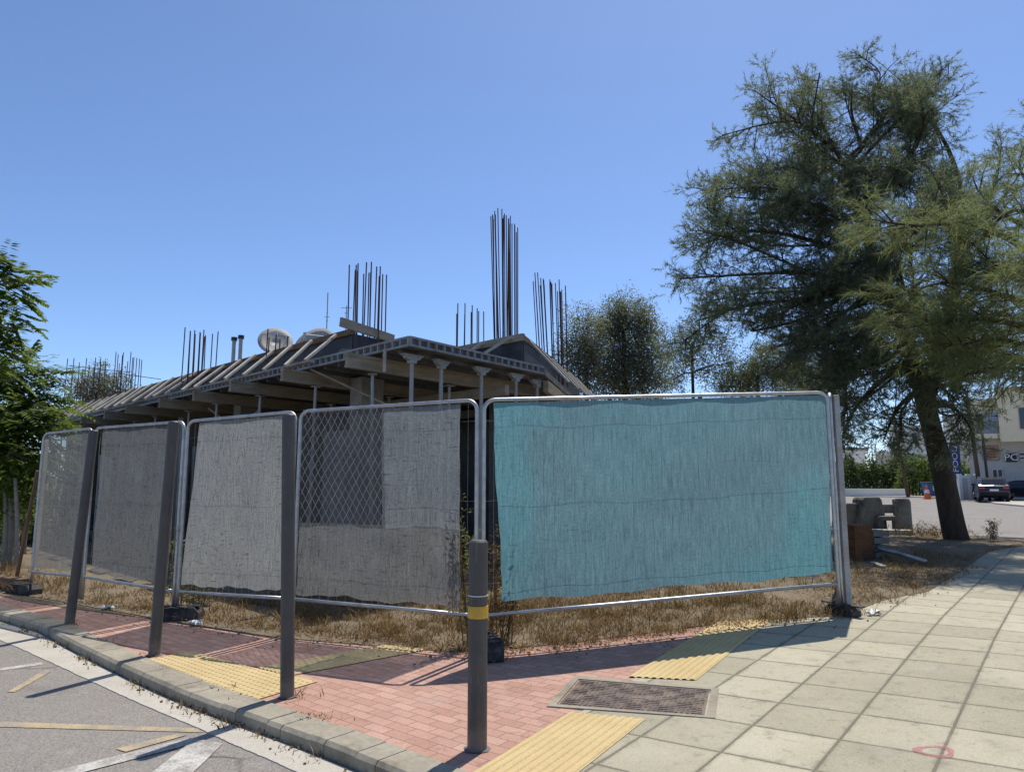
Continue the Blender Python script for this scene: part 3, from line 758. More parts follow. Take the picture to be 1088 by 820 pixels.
def props():
    # deck corner props with forked bracket heads
    proto = MB(); top = 3.33
    proto.lathe([(.036,.02),(.036,2.0)], n=12); proto.lathe([(.048,1.95),(.048,2.05)], n=12); proto.lathe([(.030,2.0),(.030,top-.12)], n=12); proto.box((0,0,.01), (.14,.14,.012))
    o0 = None
    for (l, r) in ((.27,.28),(.26,.88),(.2,1.75),(.17,2.62),(.3,3.4)):
        q = S(l, r, 0)
        if o0 is None:
            o0 = build('prop', proto, MAT['prop_steel'], None); o0.parent = site; o = o0
            hd = MB(); hd.box((0,0,top-.10), (.10,.10,.05)); hd.prism([(-.17,0,top),(-.13,0,top-.06),(-.06,0,top-.085),(.06,0,top-.085),(.13,0,top-.06),(.17,0,top)], (0,-.035,0), (0,.035,0)); hd.box((0,0,top-.01),(.36,.1,.018))
            h0 = build('prop_head', hd, MAT['prop_steel'], None); h0.parent = o0
        else:
            o = o0.copy(); C.objects.link(o); h = h0.copy(); C.objects.link(h); h.parent = o
        o.location = q - CO; o.rotation_euler.z = ANGR+random.uniform(-.2,.2)
    p0 = None
    for k in range(11):
        for r in (.22, 1.75, 3.5, 5.5):
            if k == 0 and r > 3: continue
            l = .92+1.88*k + random.uniform(-.03,.03)
            if p0 is None: p0 = build('prop', prop_mesh(3.13), MAT['prop_steel'], None); p0.parent = site; o = p0
            else: o = p0.copy(); C.objects.link(o)
            o.location = S(l, r+random.uniform(-.2,.2), 0) - CO; o.rotation_euler = (random.uniform(-.015,.015), random.uniform(-.015,.015), random.uniform(0,6))
    for k in range(11):
        o = p0.copy(); C.objects.link(o); o.location = S(1.9+1.75*k, 2.3, 0) - CO; o.rotation_euler.z = random.uniform(0,6); o.scale.z = .93
props()
def braces():
    # raking struts from the beam ends up to the edge board
    n = 25
    for k in range(n):
        l = 2.64 + k*.735
        m = MB(); m.bar(S(l+random.uniform(-.06,.06), .46, 4.02+random.uniform(-.03,.03)), S(l-.50+random.uniform(-.08,.08), -.38+random.uniform(-.04,.03), 3.40), .042, .04); build('brace', m, MAT['timber_grey'], site)
        if k % 2 == 0:
            m = MB(); m.bar(S(l+.10, -.37, 3.362), S(l-.62, -.37, 3.362), .10, .028); build('brace_plate', m, MAT['timber_grey'], site)
    for k in range(6):
        r = .25 + k*.95
        m = MB(); m.bar(Q1+R2*r+N2*.05+Vector((0,0,4.05)), Q1+R2*(r-.25)+N2*.80+Vector((0,0,3.25)), .034, .034); build('brace', m, MAT['timber_grey'], site)
    for (l, lo) in ((1.5, .25),(.75,.5)):
        m = MB(); m.bar(S(l-.1, 3.02, 4.08), S(l+lo, 2.35, 3.54), .08, .05); build('brace', m, MAT['timber_grey'], site)
    # thin steel diagonals under the deck, and a hanging pipe end
    for a, b in ((S(2.7,.02,3.37), S(.9,1.2,2.45)), (S(7.4,.3,3.1), S(6.4,.7,2.5)), (S(5.35,-.1,2.35), S(5.0,.3,2.9))):
        m = MB(); m.bar(a, b, .03, .03); build('diagonal_tie', m, MAT['timber'], site)
    m = MB(); m.bar(S(.55,-.02,3.40), S(.55,-.02,3.08), .045, .03); build('hanging_batten', m, MAT['timber_grey'], site)
    m = MB(); m.bar(S(6.15,-.35,2.25), S(5.75,.2,2.62), .12, .035); build('loose_plank', m, MAT['timber_grey'], site)
braces()
def walls():
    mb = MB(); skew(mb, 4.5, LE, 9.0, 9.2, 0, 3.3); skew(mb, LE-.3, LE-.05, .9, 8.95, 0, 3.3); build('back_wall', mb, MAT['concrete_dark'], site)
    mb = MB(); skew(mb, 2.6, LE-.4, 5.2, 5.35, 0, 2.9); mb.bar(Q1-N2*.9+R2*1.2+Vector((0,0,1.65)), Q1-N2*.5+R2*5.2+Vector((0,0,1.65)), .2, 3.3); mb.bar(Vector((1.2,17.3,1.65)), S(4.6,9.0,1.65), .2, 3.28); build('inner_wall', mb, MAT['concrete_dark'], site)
    # ground floor wall panels facing the street
    for (l0, l1, z1) in ((2.9,3.75,2.45),(5.0,6.5,2.3),(8.3,9.9,2.4),(11.2,12.1,2.4),(13.2,14.6,2.35),(16.2,17.6,2.4),(18.8,20,2.4)):
        m = MB(); skew(m, l0, l1, 1.0, 1.25, 0, z1); build('wall_panel', m, MAT['concrete_raw'], site)
    for (l, w_, z1, mt) in ((4.3,.55,2.2,'timber_grey'),(5.9,.45,2.0,'timber'),(7.0,.8,2.35,'concrete_raw'),(8.6,.4,2.1,'timber_grey'),(9.6,.9,2.3,'concrete_raw'),(11.4,.5,2.1,'timber_grey')):
        m = MB(); skew(m, l, l+w_, .35, .42, 0, z1); build('shutter_board', m, MAT[mt], site)
    for (l, r) in ((2.4,.9),(7.3,1.0),(10.6,1.0),(1.0,3.7),(15.2,1.0)):
        m = MB(); skew(m, l, l+.35, r, r+.5, 0, 3.32); build('column', m, MAT['concrete_raw'], site)
walls()
def rebar():
    proto = MB().tube([(0,0,0),(0,0,.5),(0,0,1)], .0115, 6)
    pm = None
    # each cluster: (photo x range, base distance, tops y list) -> real columns on the slab
    spec = [((76,118), 22.2, 381, 13, .9), ((121,150), 22.0, 374, 12, .3), ((196,222), 15.6, 349, 13, .45), ((281,300), 13.2, 351, 5, .3),
            ((370,406), 12.1, 281, 15, .5), ((484,512), 13.6, 324, 9, .4), ((524,550), 14.2, 224, 24, .35), ((574,603), 15.2, 292, 21, .45)]
    for (x0, x1), Y, yt, n, dep in spec:
        c = at((x0+x1)/2, 400, Y); c.z = 3.70
        cage = bpy.data.objects.new('rebar_cage', None); C.objects.link(cage); cage.parent = site; cage.location = c - CO
        w = (x1-x0)/FPX*Y
        for k in range(n):
            u = (k + random.uniform(-.22,.22))/(n-1) - .5
            X = u*w + random.uniform(-.03,.03); Yd = (-.5 if k % 2 else .5)*dep + random.uniform(-.05,.05)
            top = at((x0+x1)/2, yt + random.uniform(0, 9) + (22*max(0, u+.1) if x0 in (524,574) else 0), Y).z
            h = top - 3.70
            if pm is None: b = build('reinforcing_bar', proto, MAT['rebar_rust'], None); pm = b; b.parent = cage
            else: b = pm.copy(); C.objects.link(b); b.parent = cage
            lean = (-.022 if u < -.2 else 0.0) if x0 == 524 else (-.05*(.6-u) if x0 == 574 else 0)
            b.location = (X - lean*h*.4*0, Yd, -.1); b.scale = (1, 1, h+.1); b.rotation_euler = (random.uniform(-.012,.012), lean+random.uniform(-.012,.012), 0)
        if x0 in (76,121):
            for zz in ((.55,1.2) if x0 == 76 else (.45,.95)):
                m = MB(); q = c
                m.bar(q+Vector((-w*.6,0,zz+.3)), q+Vector((w*.6+(.5 if x0 == 121 else .4),.1,zz+.1)), .018, .018); build('tie_bar', m, MAT['rebar_rust'], cage)
rebar()

# ------------------------------------------------------------------ house behind with dishes on its roof
def back_house():
    x0, x1, y0, y1, zt = -10.7, -4.6, 25, 33, 5.2
    root = thing('house', 'low rendered house hidden behind the unfinished building, carrying the satellite dishes', 'house', (-8.4, 29, 0))
    mb = MB().box(((x0+x1)/2, (y0+y1)/2, zt/2), (x1-x0, y1-y0, zt)); build('wall', mb, MAT['wall_white'], root)
    mb = MB().box(((x0+x1)/2, (y0+y1)/2, zt+.06), (x1-x0+.5, y1-y0+.5, .12)); build('roof', mb, MAT['concrete_raw'], root)
    for xx in (-9.8, -8, -6):
        mb = MB().box((xx, y0-.02, 3.9), (1.2, .06, 1.2)); f = build('window', mb, MAT['white_metal'], root)
        mb = MB().box((xx, y0-.055, 3.9), (1.04, .02, 1.04)); build('pane', mb, MAT['glass_dark'], f)
    return zt+.12
ZR = back_house()
def dish(px, py, Y, rad, label, rz, clut):
    c = at(px, py, Y); root = thing('satellite_dish', label, 'satellite dish', (c.x, c.y, ZR), 'satellite dishes on the roof behind')
    mb = MB().tube([(c.x, c.y+.25, ZR), (c.x, c.y+.25, c.z-.1), (c.x, c.y+.1, c.z)], .04, 8); build('mast', mb, MAT['galv_steel'], root)
    # shallow bowl facing the viewer's right, tilted up
    m = MB(); n = 28; prof = [(0,0),(.35,.02),(.7,.08),(1.0,.17)]
    R = Matrix.Rotation(rz, 3, 'Z') @ Matrix.Rotation(math.radians(58), 3, 'X')
    for r, z in prof:
        for k in range(n):
            t = 2*PI*k/n; m.v.append(tuple(c + R @ (Vector((r*math.cos(t), r*math.sin(t)*1.05, z))*rad)))
    for i in range(len(prof)-1):
        for k in range(n): m.f.append((i*n+k, i*n+(k+1) % n, (i+1)*n+(k+1) % n, (i+1)*n+k))
    o = build('bowl', m, MAT['dish_grey'], root, smooth=True); sm = o.modifiers.new('s', 'SOLIDIFY'); sm.thickness = .03
    m = MB(); tip = c + R @ (Vector((0,-.25,1.1))*rad)
    for k in (0.5, 2.6, 4.7): m.tube([c + R @ (Vector((.9*math.cos(k), .9*math.sin(k), .14))*rad), tip], .014, 6)
    m.box(tip, (.09,.09,.14)); build('feed_arm', m, MAT['galv_steel'], root)
dish(292.5, 364, 26, .62, 'round white satellite dish seen whole, left of the other one on the roof behind', .35, True)
dish(335, 368, 26, .78, 'larger white satellite dish whose top edge alone shows above the formwork', -.2, False)
def vents():
    c = at(252, 372, 26); root = thing('flue_pipes', 'pair of short dark capped flue pipes on the roof left of the dishes', 'flue', (c.x, c.y, ZR))
    for dx in (-.13, .12):
        ht = at(0, 362 if dx < 0 else 360, 26).z
        m = MB().tube([(c.x+dx, c.y, ZR), (c.x+dx, c.y, ht)], .07, 10); p = build('pipe', m, MAT['prop_steel'], root)
        m = MB().tube([(c.x+dx, c.y, ht), (c.x+dx, c.y, ht+.13)], .11, 10); build('cap', m, MAT['sign_dark'], p)
vents()
def antenna(px, ytop, Y, label, arms):
    c = at(px, 380, Y); zt = at(px, ytop, Y).z
    root = thing('antenna', label, 'antenna', (c.x, c.y, ZR))
    m = MB().tube([(c.x, c.y, ZR), (c.x, c.y, zt)], .022, 6); build('mast', m, MAT['prop_steel'], root)
    m = MB()
    for dz, w in arms: m.bar((c.x-w, c.y, zt-dz), (c.x+w, c.y, zt-dz), .02, .02)
    build('arms', m, MAT['prop_steel'], root)
antenna(346, 311, 28, 'tall thin whip antenna above the roof right of the dishes', [(.85,.03),(1.0,.10),(1.15,.05)])
antenna(366.5, 325, 28, 'short antenna with one cross arm beside the tall whip antenna', [(.08,.22),(.3,.08)])

# ------------------------------------------------------------------ vegetation
def norm(a): return a/np.maximum(np.linalg.norm(a, axis=-1, keepdims=True), 1e-9)
def needles(p, d, n, length, width, spread, droop, along=.35):
    """tufts: twigs at p (N,3) heading d (N,3); n needles each -> triangles"""
    N = len(p); P_ = np.repeat(p, n, 0); D = np.repeat(d, n, 0)
    t = rng.uniform(0, along, (N*n, 1)); P_ = P_ + D*t
    dd = norm(D + rng.normal(0, spread, (N*n, 3)) + np.array([0,0,-droop]))
    L = length*rng.uniform(.6, 1.25, (N*n, 1))
    side = norm(np.cross(dd, rng.normal(0, 1, (N*n, 3))))*width*rng.uniform(.7, 1.3, (N*n, 1))
    tip = P_ + dd*L + np.array([0,0,-1])*L*droop*.3
    return np.stack([P_-side*.5, P_+side*.5, tip], 1)
def leaves(p, n, rad, length, width, up=.3):
    N = len(p); c = np.repeat(p, n, 0) + rng.normal(0, 1, (N*n, 3))*rad
    d = norm(rng.normal(0, 1, (N*n, 3))+np.array([0,0,-up])); s = norm(np.cross(d, rng.normal(0, 1, (N*n, 3))))
    L = length*rng.uniform(.6, 1.3, (N*n, 1)); W = width*rng.uniform(.6, 1.3, (N*n, 1))
    return np.stack([c-d*L/2, c+s*W/2, c+d*L/2, c-s*W/2], 1)
def smooth_path(pts, k=5):
    pts = [Vector(p) for p in pts]; out = []
    for i in range(len(pts)-1):
        p0, p1, p2, p3 = pts[max(i-1, 0)], pts[i], pts[i+1], pts[min(i+2, len(pts)-1)]
        for j in range(k):
            t = j/k
            out.append(.5*((2*p1)+(p2-p0)*t+(2*p0-5*p1+4*p2-p3)*t*t+(3*p1-p0-3*p2+p3)*t**3))
    return out + [pts[-1]]
def limb(mb, pts, r0, r1, n=7, k=4):
    q = smooth_path(pts, k); m = len(q)
    mb.tube(q, [r0+(r1-r0)*(i/(m-1))**.8 for i in range(m)], n); return q
def conifer(name, label, trunk, tr, limbs, base, seed, nsec, sec_len, ntw, nn, nlen, nwid, spread, droop, mat, dead=(), dup=1, jit=.5, start=.25):
    random.seed(seed); root = thing(name, label, 'tree', base, None)
    mb = MB()
    tp = smooth_path(trunk, 6); m = len(tp)
    mb.tube(tp, [tr[0]*(1.35 if i == 0 else 1.0)*(1-i/(m-1))+tr[1]*(i/(m-1)) for i in range(m)], 14)
    tw_p, tw_d = [], []
    paths = [limb(mb, l[0], l[1], l[2]) for l in limbs]
    for l in limbs:
        for _ in range(dup):
            off = [Vector((random.gauss(0, jit), random.gauss(0, jit*1.6), random.gauss(0, jit*.7))) for _ in l[0]]
            q = [l[0][0]] + [p+o*min(1, .3+i*.35) for i, (p, o) in enumerate(zip(l[0][1:], off[1:]))]
            paths.append(limb(mb, q, l[1]*.55, l[2], 5))
    for l in dead: limb(mb, l[0], l[1], l[2], 6)
    for q in paths:
        total = sum((q[i+1]-q[i]).length for i in range(len(q)-1))
        ns = max(4, int(nsec*total))
        for k in range(ns):
            t = start + (1-start)*(k+random.random())/ns
            f = t*(len(q)-1); i = min(int(f), len(q)-2); p = q[i].lerp(q[i+1], f-i); d = (q[i+1]-q[i]).normalized()
            sd = (d*.7 + Vector((random.gauss(0,.7), random.gauss(0,.7), random.gauss(.05,.45)))).normalized()
            Ls = sec_len*random.uniform(.45, 1.2)*(1.15-.45*t)
            e = p + sd*Ls + Vector((0,0,-droop*Ls*.25)); mid = p + sd*Ls*.5 + Vector((0,0,.06*Ls))
            if Ls > .35: mb.tube([p, mid, e], [.016,.011,.005], 4, False)
            for w in range(ntw):
                s_ = random.uniform(.25, 1.0); b = p.lerp(e, s_)
                td = (sd*.6+Vector((random.gauss(0,.6), random.gauss(0,.6), random.gauss(.1,.5)))).normalized()
                tw_p.append(b + td*random.uniform(0, Ls*.22)); tw_d.append(td)
    build('trunk', mb, MAT['bark'], root, smooth=True)
    V = needles(np.array([tuple(v) for v in tw_p]), np.array([tuple(v) for v in tw_d]), nn, nlen, nwid, spread, droop)
    np_mesh('crown', V, 3, MAT[mat], root, base)
    return len(V)

def T(*a): return [at(x, y, Y) for x, y, Y in a]
def pine():
    Y = 17.0
    base = at(1015, 578, Y); base.z = .2
    trunk = [Vector((base.x+.1, Y, .0))] + T((1013,560,Y),(1003,510,Y),(990,455,Y),(978,410,Y),(965,365,Y),(950,325,Y),(932,285,Y))
    L = []
    def add(r0, r1, *pts): L.append((T(*[(x, y+max(0, 215-y)*.13, Y) for x, y, Y in pts]), r0, r1))
    add(.16,.02, (932,285,17),(914,225,17),(901,172,17.2),(915,148,17.2),(938,112,17.4),(952,94,17.5),(966,84,17.6))
    add(.07,.015, (903,176,17.2),(886,150,16.8),(870,112,16.5),(848,84,16.3))
    add(.06,.015, (912,215,17),(880,196,16.5),(842,172,16.2),(802,186,16))
    add(.06,.015, (886,150,16.8),(850,118,16.6),(808,84,16.4))
    add(.06,.012, (922,240,17),(880,222,16),(830,214,15.6),(770,208,15.5))
    add(.08,.015, (934,290,17),(890,266,16.4),(840,250,15.8),(785,246,15.6),(742,262,15.5))
    add(.09,.015, (948,318,17),(905,300,16.4),(850,290,15.8),(790,292,15.4),(722,296,15.2))
    add(.12,.02, (950,325,17),(925,310,16.6),(900,312,16.2),(878,326,16),(850,340,15.8),(800,352,15.6))
    add(.06,.012, (900,312,16.2),(850,318,16),(790,326,15.6),(738,342,15.4))
    add(.09,.012, (966,368,17),(930,372,16.2),(890,392,15.6),(862,425,15.4))
    add(.09,.012, (970,380,17),(930,410,16.2),(905,440,15.8),(893,470,15.7))
    add(.07,.012, (978,412,17),(955,432,16.2),(945,452,16.0),(938,470,16))
    add(.07,.012, (984,430,17),(1010,432,16.2),(1026,446,15.8),(1034,462,15.7))
    add(.06,.012, (938,104,17.4),(965,100,17.8),(990,120,18),(1002,150,18.2))
    add(.05,.012, (952,94,17.5),(972,78,17.5),(984,66,17.6))
    add(.05,.012, (915,148,17.2),(905,106,17),(905,84,17))
    add(.05,.012, (925,130,17.2),(950,110,16.6),(962,88,16.4))
    add(.09,.015, (914,225,17),(945,190,17.6),(975,165,18),(995,185,18.2))
    add(.08,.015, (932,285,17),(965,255,18),(990,230,18.5),(1005,220,19))
    add(.15,.05, (985,432,17),(1000,380,17.4),(1018,300,17.8),(1022,240,18),(1020,190,18))
    add(.08,.015, (1012,330,17.6),(1045,300,17.4),(1075,290,17.2),(1100,300,17))
    add(.07,.012, (1020,260,18),(1045,225,18),(1060,180,18),(1064,140,18))
    add(.06,.012, (1000,380,17.4),(1040,370,16.4),(1075,380,16),(1105,400,16))
    add(.08,.012, (978,410,17),(1000,385,18.5),(1030,375,19.5),(1060,380,20))
    add(.08,.012, (965,370,17),(940,380,18.5),(905,395,19.5),(880,420,20))
    add(.08,.012, (960,350,17),(980,330,18.5),(960,330,19.5),(930,345,20))
    add(.07,.012, (950,330,17),(900,340,18.3),(850,360,19),(815,372,19.5))
    add(.05,.012, (965,360,17),(985,350,15.5),(1000,345,14.8),(1010,360,14.4))
    add(.07,.012, (950,325,17),(940,300,15.8),(915,280,15.0),(890,285,14.6))
    add(.07,.012, (955,340,17),(960,310,15.6),(950,270,15.0),(930,250,14.8))
    add(.07,.012, (960,350,17),(930,350,15.4),(895,355,14.8),(865,370,14.6))
    add(.07,.012, (970,380,17),(960,385,15.4),(935,395,14.8),(910,400,14.5))
    add(.07,.012, (975,400,17),(985,400,15.4),(1000,410,14.8),(1015,425,14.5))
    add(.07,.012, (940,300,17),(900,330,16),(860,360,15.5),(820,395,15.3))
    add(.06,.012, (914,225,17),(890,235,15.6),(860,225,15.2),(835,215,15))
    add(.06,.012, (901,172,17.2),(920,180,16),(945,190,15.6),(970,200,15.4))
    add(.06,.012, (932,285,17),(960,240,16.4),(985,215,16),(1000,190,16))
    add(.05,.012, (903,176,17.2),(870,150,17.6),(835,125,17.8),(815,112,18))
    add(.05,.012, (914,225,17),(870,190,17.8),(825,180,18.2),(790,176,18.4))
    add(.05,.012, (930,280,17),(880,245,18),(820,232,18.5),(765,240,18.6))
    add(.05,.012, (938,112,17.4),(925,95,17.8),(915,82,18),(880,78,18.2))
    add(.05,.012, (948,318,17),(880,310,18),(800,312,18.4),(745,322,18.5))
    add(.05,.012, (945,190,17.6),(970,150,17),(980,125,16.6),(1000,100,16.4))
    add(.06,.012, (925,255,17),(900,200,18),(880,170,18.4),(860,160,18.6))
    dead = [(T((1020,195,18),(1008,160,18),(990,128,18),(972,98,18),(965,88,18)), .07, .015), (T((993,133,18),(991,118,18),(992,104,18)), .02, .006), (T((972,98,18),(950,80,17.8),(915,50,17.6)), .016, .005)]
    return conifer('pine_tree', 'tall dark pine with a thick leaning trunk and wide ragged crown at the pavement edge', trunk, (.285,.13), L, (base.x, base.y, .2), 3,
            nsec=5.2, sec_len=.80, ntw=10, nn=24, nlen=.13, nwid=.014, spread=.8, droop=.04, mat='needles', dead=dead, dup=1, jit=.5, start=.15)
n1 = pine()
def casuarina():
    base = at(1150, 610, 12.6); base.z = .2
    trunk = [Vector((base.x, base.y, 0))] + T((1150,560,12.6),(1146,470,12.6),(1138,390,12.6),(1124,310,12.6),(1108,260,12.7),(1100,215,12.8))
    L = []
    def add(r0, r1, *pts): L.append((T(*[(x+(1150-x)*.13, y, Y) for x, y, Y in pts]), r0, r1))
    add(.08,.012, (1124,310,12.6),(1075,262,12.6),(1010,238,12.4),(955,240,12.2),(905,236,12.0))
    add(.08,.012, (1130,340,12.6),(1060,316,12.4),(990,300,12.2),(935,312,12))
    add(.08,.012, (1136,380,12.6),(1070,345,12.2),(1000,340,12),(925,350,11.8))
    add(.07,.012, (1138,390,12.6),(1090,370,12.2),(1040,360,12),(985,372,11.8))
    add(.07,.012, (1108,250,12.7),(1070,236,13),(1040,220,13.2),(1020,200,13.4))
    add(.06,.012, (1096,190,12.8),(1080,190,12.8),(1072,170,12.6))
    add(.05,.012, (1124,310,12.6),(1090,290,12.0),(1050,285,11.8),(1020,262,11.6))
    add(.05,.012, (1112,265,12.7),(1078,226,12.2),(1050,232,12),(1015,262,12))
    add(.05,.012, (1130,350,12.6),(1085,345,13.4),(1035,340,13.8),(990,332,14))
    add(.05,.012, (1138,390,12.6),(1100,350,13.4),(1060,335,13.8),(1020,335,14))
    add(.07,.012, (1124,310,12.6),(1150,275,11.6),(1190,255,10.8),(1220,250,10.4))  # limbs out of view to the right, added to cast shade on the slabs
    add(.07,.012, (1130,340,12.6),(1130,330,11.4),(1115,330,10.6),(1100,335,10.0))
    add(.07,.012, (1112,270,12.7),(1130,225,11.8),(1150,190,11.2),(1165,165,10.8))
    add(.07,.012, (1138,390,12.6),(1170,360,11.6),(1200,345,11.0),(1230,340,10.6))
    add(.06,.012, (1118,290,12.6),(1105,290,11.4),(1095,285,10.8),(1082,290,10.3))
    add(.06,.012, (1108,262,12.7),(1150,230,13),(1200,215,13.2),(1240,215,13.4))
    add(.05,.012, (1138,390,12.6),(1095,392,12.2),(1050,392,12),(1015,398,12))
    return conifer('casuarina_tree', 'feathery yellow green tree leaning in from the right edge, in front of the tall pine', trunk, (.26,.09), L, (base.x, base.y, .2), 5,
            nsec=6.5, sec_len=.95, ntw=8, nn=20, nlen=.25, nwid=.009, spread=.5, droop=.3, mat='needles_yellow', dup=0, jit=.35)
n2 = casuarina()

def leafy(name, label, trunk, tr, blobs, base, seed, dens, leaf, width, mat, bark='bark', stems=None, group=None):
    """blobs: (centre, radii) ellipsoids whose shells and insides hold leaf clusters with gaps between"""
    random.seed(seed); root = thing(name, label, 'tree', base, group)
    mb = MB(); tp = limb(mb, trunk, tr[0], tr[1], 8)
    pts = []
    for c, rad in blobs:
        c = Vector(c)
        s = min(range(len(tp)), key=lambda i: (tp[i]-c).length+ .6*abs(i-len(tp)*.6)*.1); limb(mb, [tp[s], tp[s].lerp(c, .5)+Vector((0,0,.1)), c], tr[1]*.8, .012, 5)
        n = int(dens*.95*(rad[0]*rad[1]*rad[2])**(2/3))
        for _ in range(n):
            v = Vector((random.gauss(0,1), random.gauss(0,1), random.gauss(0,1))).normalized()*random.uniform(.1,1.25)**.6
            q = c + Vector((v.x*rad[0], v.y*rad[1], v.z*rad[2]*(1.25 if v.z > 0 else 1)))
            pts.append(q)
            if random.random() < .25: mb.tube([c.lerp(q, .3), q], [.014,.005], 4, False)
    build('trunk', mb, MAT[bark], root, smooth=True)
    V = leaves(np.array([tuple(q) for q in pts]), 22, .12, leaf*.85, width*.95)
    np_mesh('crown', V, 4, MAT[mat], root, base)
def blobs(*a): return [(at(x, y+(400-y)*.16, Y), (r, r*1.0, r*k)) for x, y, Y, r, k in a]
def back_trees():
    def tr(x, y0, Y): 
        b = at(x, 480, Y); return [Vector((b.x, Y, 0)), Vector((b.x+.1, Y, 1.8)), at(x, y0, Y)]
    b = at(628, 480, 24)
    leafy('bushy_tree', 'dark dense upright tree just right of the rusty bars, left of its larger twin', tr(622,370,23), (.14,.05), blobs((618,345,23,.75,1.0),(612,375,23,.7,1.1),(628,365,23,.7,1.2),(618,400,23,.8,1.2),(606,410,23,.55,1.2)), (b.x, 23, 0), 21, 260, .10, .035, 'olive_leaf', group='trees behind the fence')
    b = at(665, 480, 24)
    leafy('bushy_tree', 'tall dark tree with spiky top sprays behind the left half of the turquoise panel', tr(662,350,24), (.18,.06), blobs((650,335,24,.7,1.1),(668,328,24,.75,1.0),(690,345,24,.6,1.2),(655,365,24,.95,1.1),(680,378,24,.95,1.1),(645,400,24,1.0,1.1),(672,408,24,1.1,1.0),(693,400,24,.7,1.2),(683,322,24,.4,1.2),(660,318,24,.35,1.3)), (b.x, 24, 0), 22, 260, .11, .036, 'olive_leaf', group='trees behind the fence')
    b = at(735, 480, 27)
    leafy('thin_tree', 'sparse see through tree with bare twigs between the dark trees and the pine', tr(735,370,27), (.12,.05), blobs((722,350,27,.7,.8),(745,345,27,.8,.8),(765,360,27,.7,.9),(712,375,27,.6,.8),(735,378,27,.8,.7),(755,395,27,.7,.8),(715,405,27,.7,.8),(770,385,27,.5,.8)), (b.x, 27, 0), 23, 150, .11, .038, 'scrub_leaf', group='trees behind the fence')
    b = at(810, 480, 26)
    leafy('scrubby_tree', 'low yellowish scrubby tree peeping over the middle of the turquoise panel', tr(805,400,26), (.1,.05), blobs((785,402,26,.7,.8),(808,385,26,.8,.8),(830,395,26,.8,.8),(800,412,26,.9,.7),(770,412,26,.6,.7)), (b.x, 26, 0), 24, 300, .10, .034, 'scrub_leaf', group='trees behind the fence')
    b = at(855, 480, 25)
    leafy('scrubby_tree', 'dark green scrubby tree filling the gap under the pine, left of the end post', tr(858,400,25), (.1,.05), blobs((850,400,25,.8,.9),(872,410,25,.9,.9),(845,425,25,.8,.9),(880,392,25,.7,.9)), (b.x, 25, 0), 25, 300, .10, .034, 'scrub_leaf', group='trees behind the fence')
    b = at(100, 480, 30)
    leafy('bushy_tree', 'small dark tree far behind the row of thin rusty bars at the left', tr(102,420,30), (.12,.05), blobs((90,418,30,.9,.9),(112,410,30,.8,.9),(128,420,30,.7,.9),(102,432,30,1.0,.8)), (b.x, 30, 0), 26, 170, .12, .045, 'olive_leaf', group='trees behind the fence')
back_trees()

def fronds(specs, leaflet, width, pairs):
    """pinnate fronds: (base, direction, length) -> leaflet quads"""
    out = []
    for b, d, L in specs:
        d = d.normalized(); side = d.cross(Vector((0,0,1)))
        if side.length < .1: side = Vector((1,0,0))
        side.normalize(); side = (side + Vector((0,0,random.uniform(-.35,.35)))).normalized()
        for k in range(pairs+1):
            t = (k+.8)/(pairs+1); p = b + d*L*t + Vector((0,0,-.32*L*t*t))
            fs = math.sin(PI*min(1, .25+.75*t))*.5+.6
            for s in (-1, 1):
                dd = (side*s + d*.45 + Vector((0,0,-.35+random.uniform(-.2,.2)))).normalized()
                l = leaflet*fs*random.uniform(.8,1.15); w = dd.cross(Vector((random.uniform(-.3,.3), random.uniform(-.3,.3), 1))).normalized()*width*random.uniform(.8,1.2)
                out.append([p, p+dd*l*.45+w*.5, p+dd*l, p+dd*l*.45-w*.5])
    return np.array([[tuple(v) for v in q] for q in out])
def frond_tree(label, trunk, tr, crown, base, seed, bark, nper, flen=.62, extra=(), sub=()):
    random.seed(seed); root = thing('ailanthus_tree', label, 'tree', base, 'broadleaf trees at the left edge')
    mb = MB(); tp = limb(mb, trunk, tr[0], tr[1], 8)
    for s in sub: limb(mb, s[0], s[1], s[2], 6)
    specs = []
    for c, rad in crown:
        s = min(range(len(tp)), key=lambda i: (tp[i]-c).length); limb(mb, [tp[s], tp[s].lerp(c, .5)+Vector((0,0,.12)), c], tr[1]*.7, .012, 5)
        for _ in range(int(nper*(rad*rad))):
            v = Vector((random.gauss(0,1), random.gauss(0,1), random.gauss(0,.9))).normalized()
            b = c + v*rad*random.uniform(.15,1.0)
            specs.append((b, v*.8+Vector((random.gauss(0,.4), random.gauss(0,.4), random.gauss(.05,.35))), flen*random.uniform(.65,1.2)))
            if random.random() < .3: mb.tube([c, b], [.012,.004], 4, False)
    for b, L in extra:
        for k in range(8):
            t = 2*PI*k/8+.3; specs.append((b, Vector((math.cos(t), math.sin(t), .45)), L))
    build('trunk', mb, MAT[bark], root, smooth=True)
    np_mesh('crown', fronds(specs, .18, .06, 9), 4, MAT['bright_leaf'], root, base)
b = at(12, 600, 14.5)
frond_tree('bushy bright green tree with feathered leaves behind the left end of the fence', [Vector((b.x, 14.5, 0))]+T((14,530,14.5),(20,470,14.5),(22,420,14.5)), (.10,.05),
    [(at(x-17-max(0,x-20)*.12, y, Y), r*.92) for x, y, Y, r in ((5,400,14.2,.75),(30,410,14,.7),(55,420,14.2,.6),(10,440,13.6,.8),(40,450,13.6,.75),(62,450,13.8,.5),(0,475,13.5,.8),(28,480,13.4,.7),(50,485,14.6,.6),(-30,440,14,1.0),(12,500,14.8,.7),(35,505,15.2,.6),(-10,510,14.6,.8),(35,390,14.6,.5),(70,430,15,.5))],
    (b.x, 14.5, 0), 31, 'bark_pale', 150, extra=[(at(64,396,14.6), .62)])
b = at(-70, 600, 10.5)
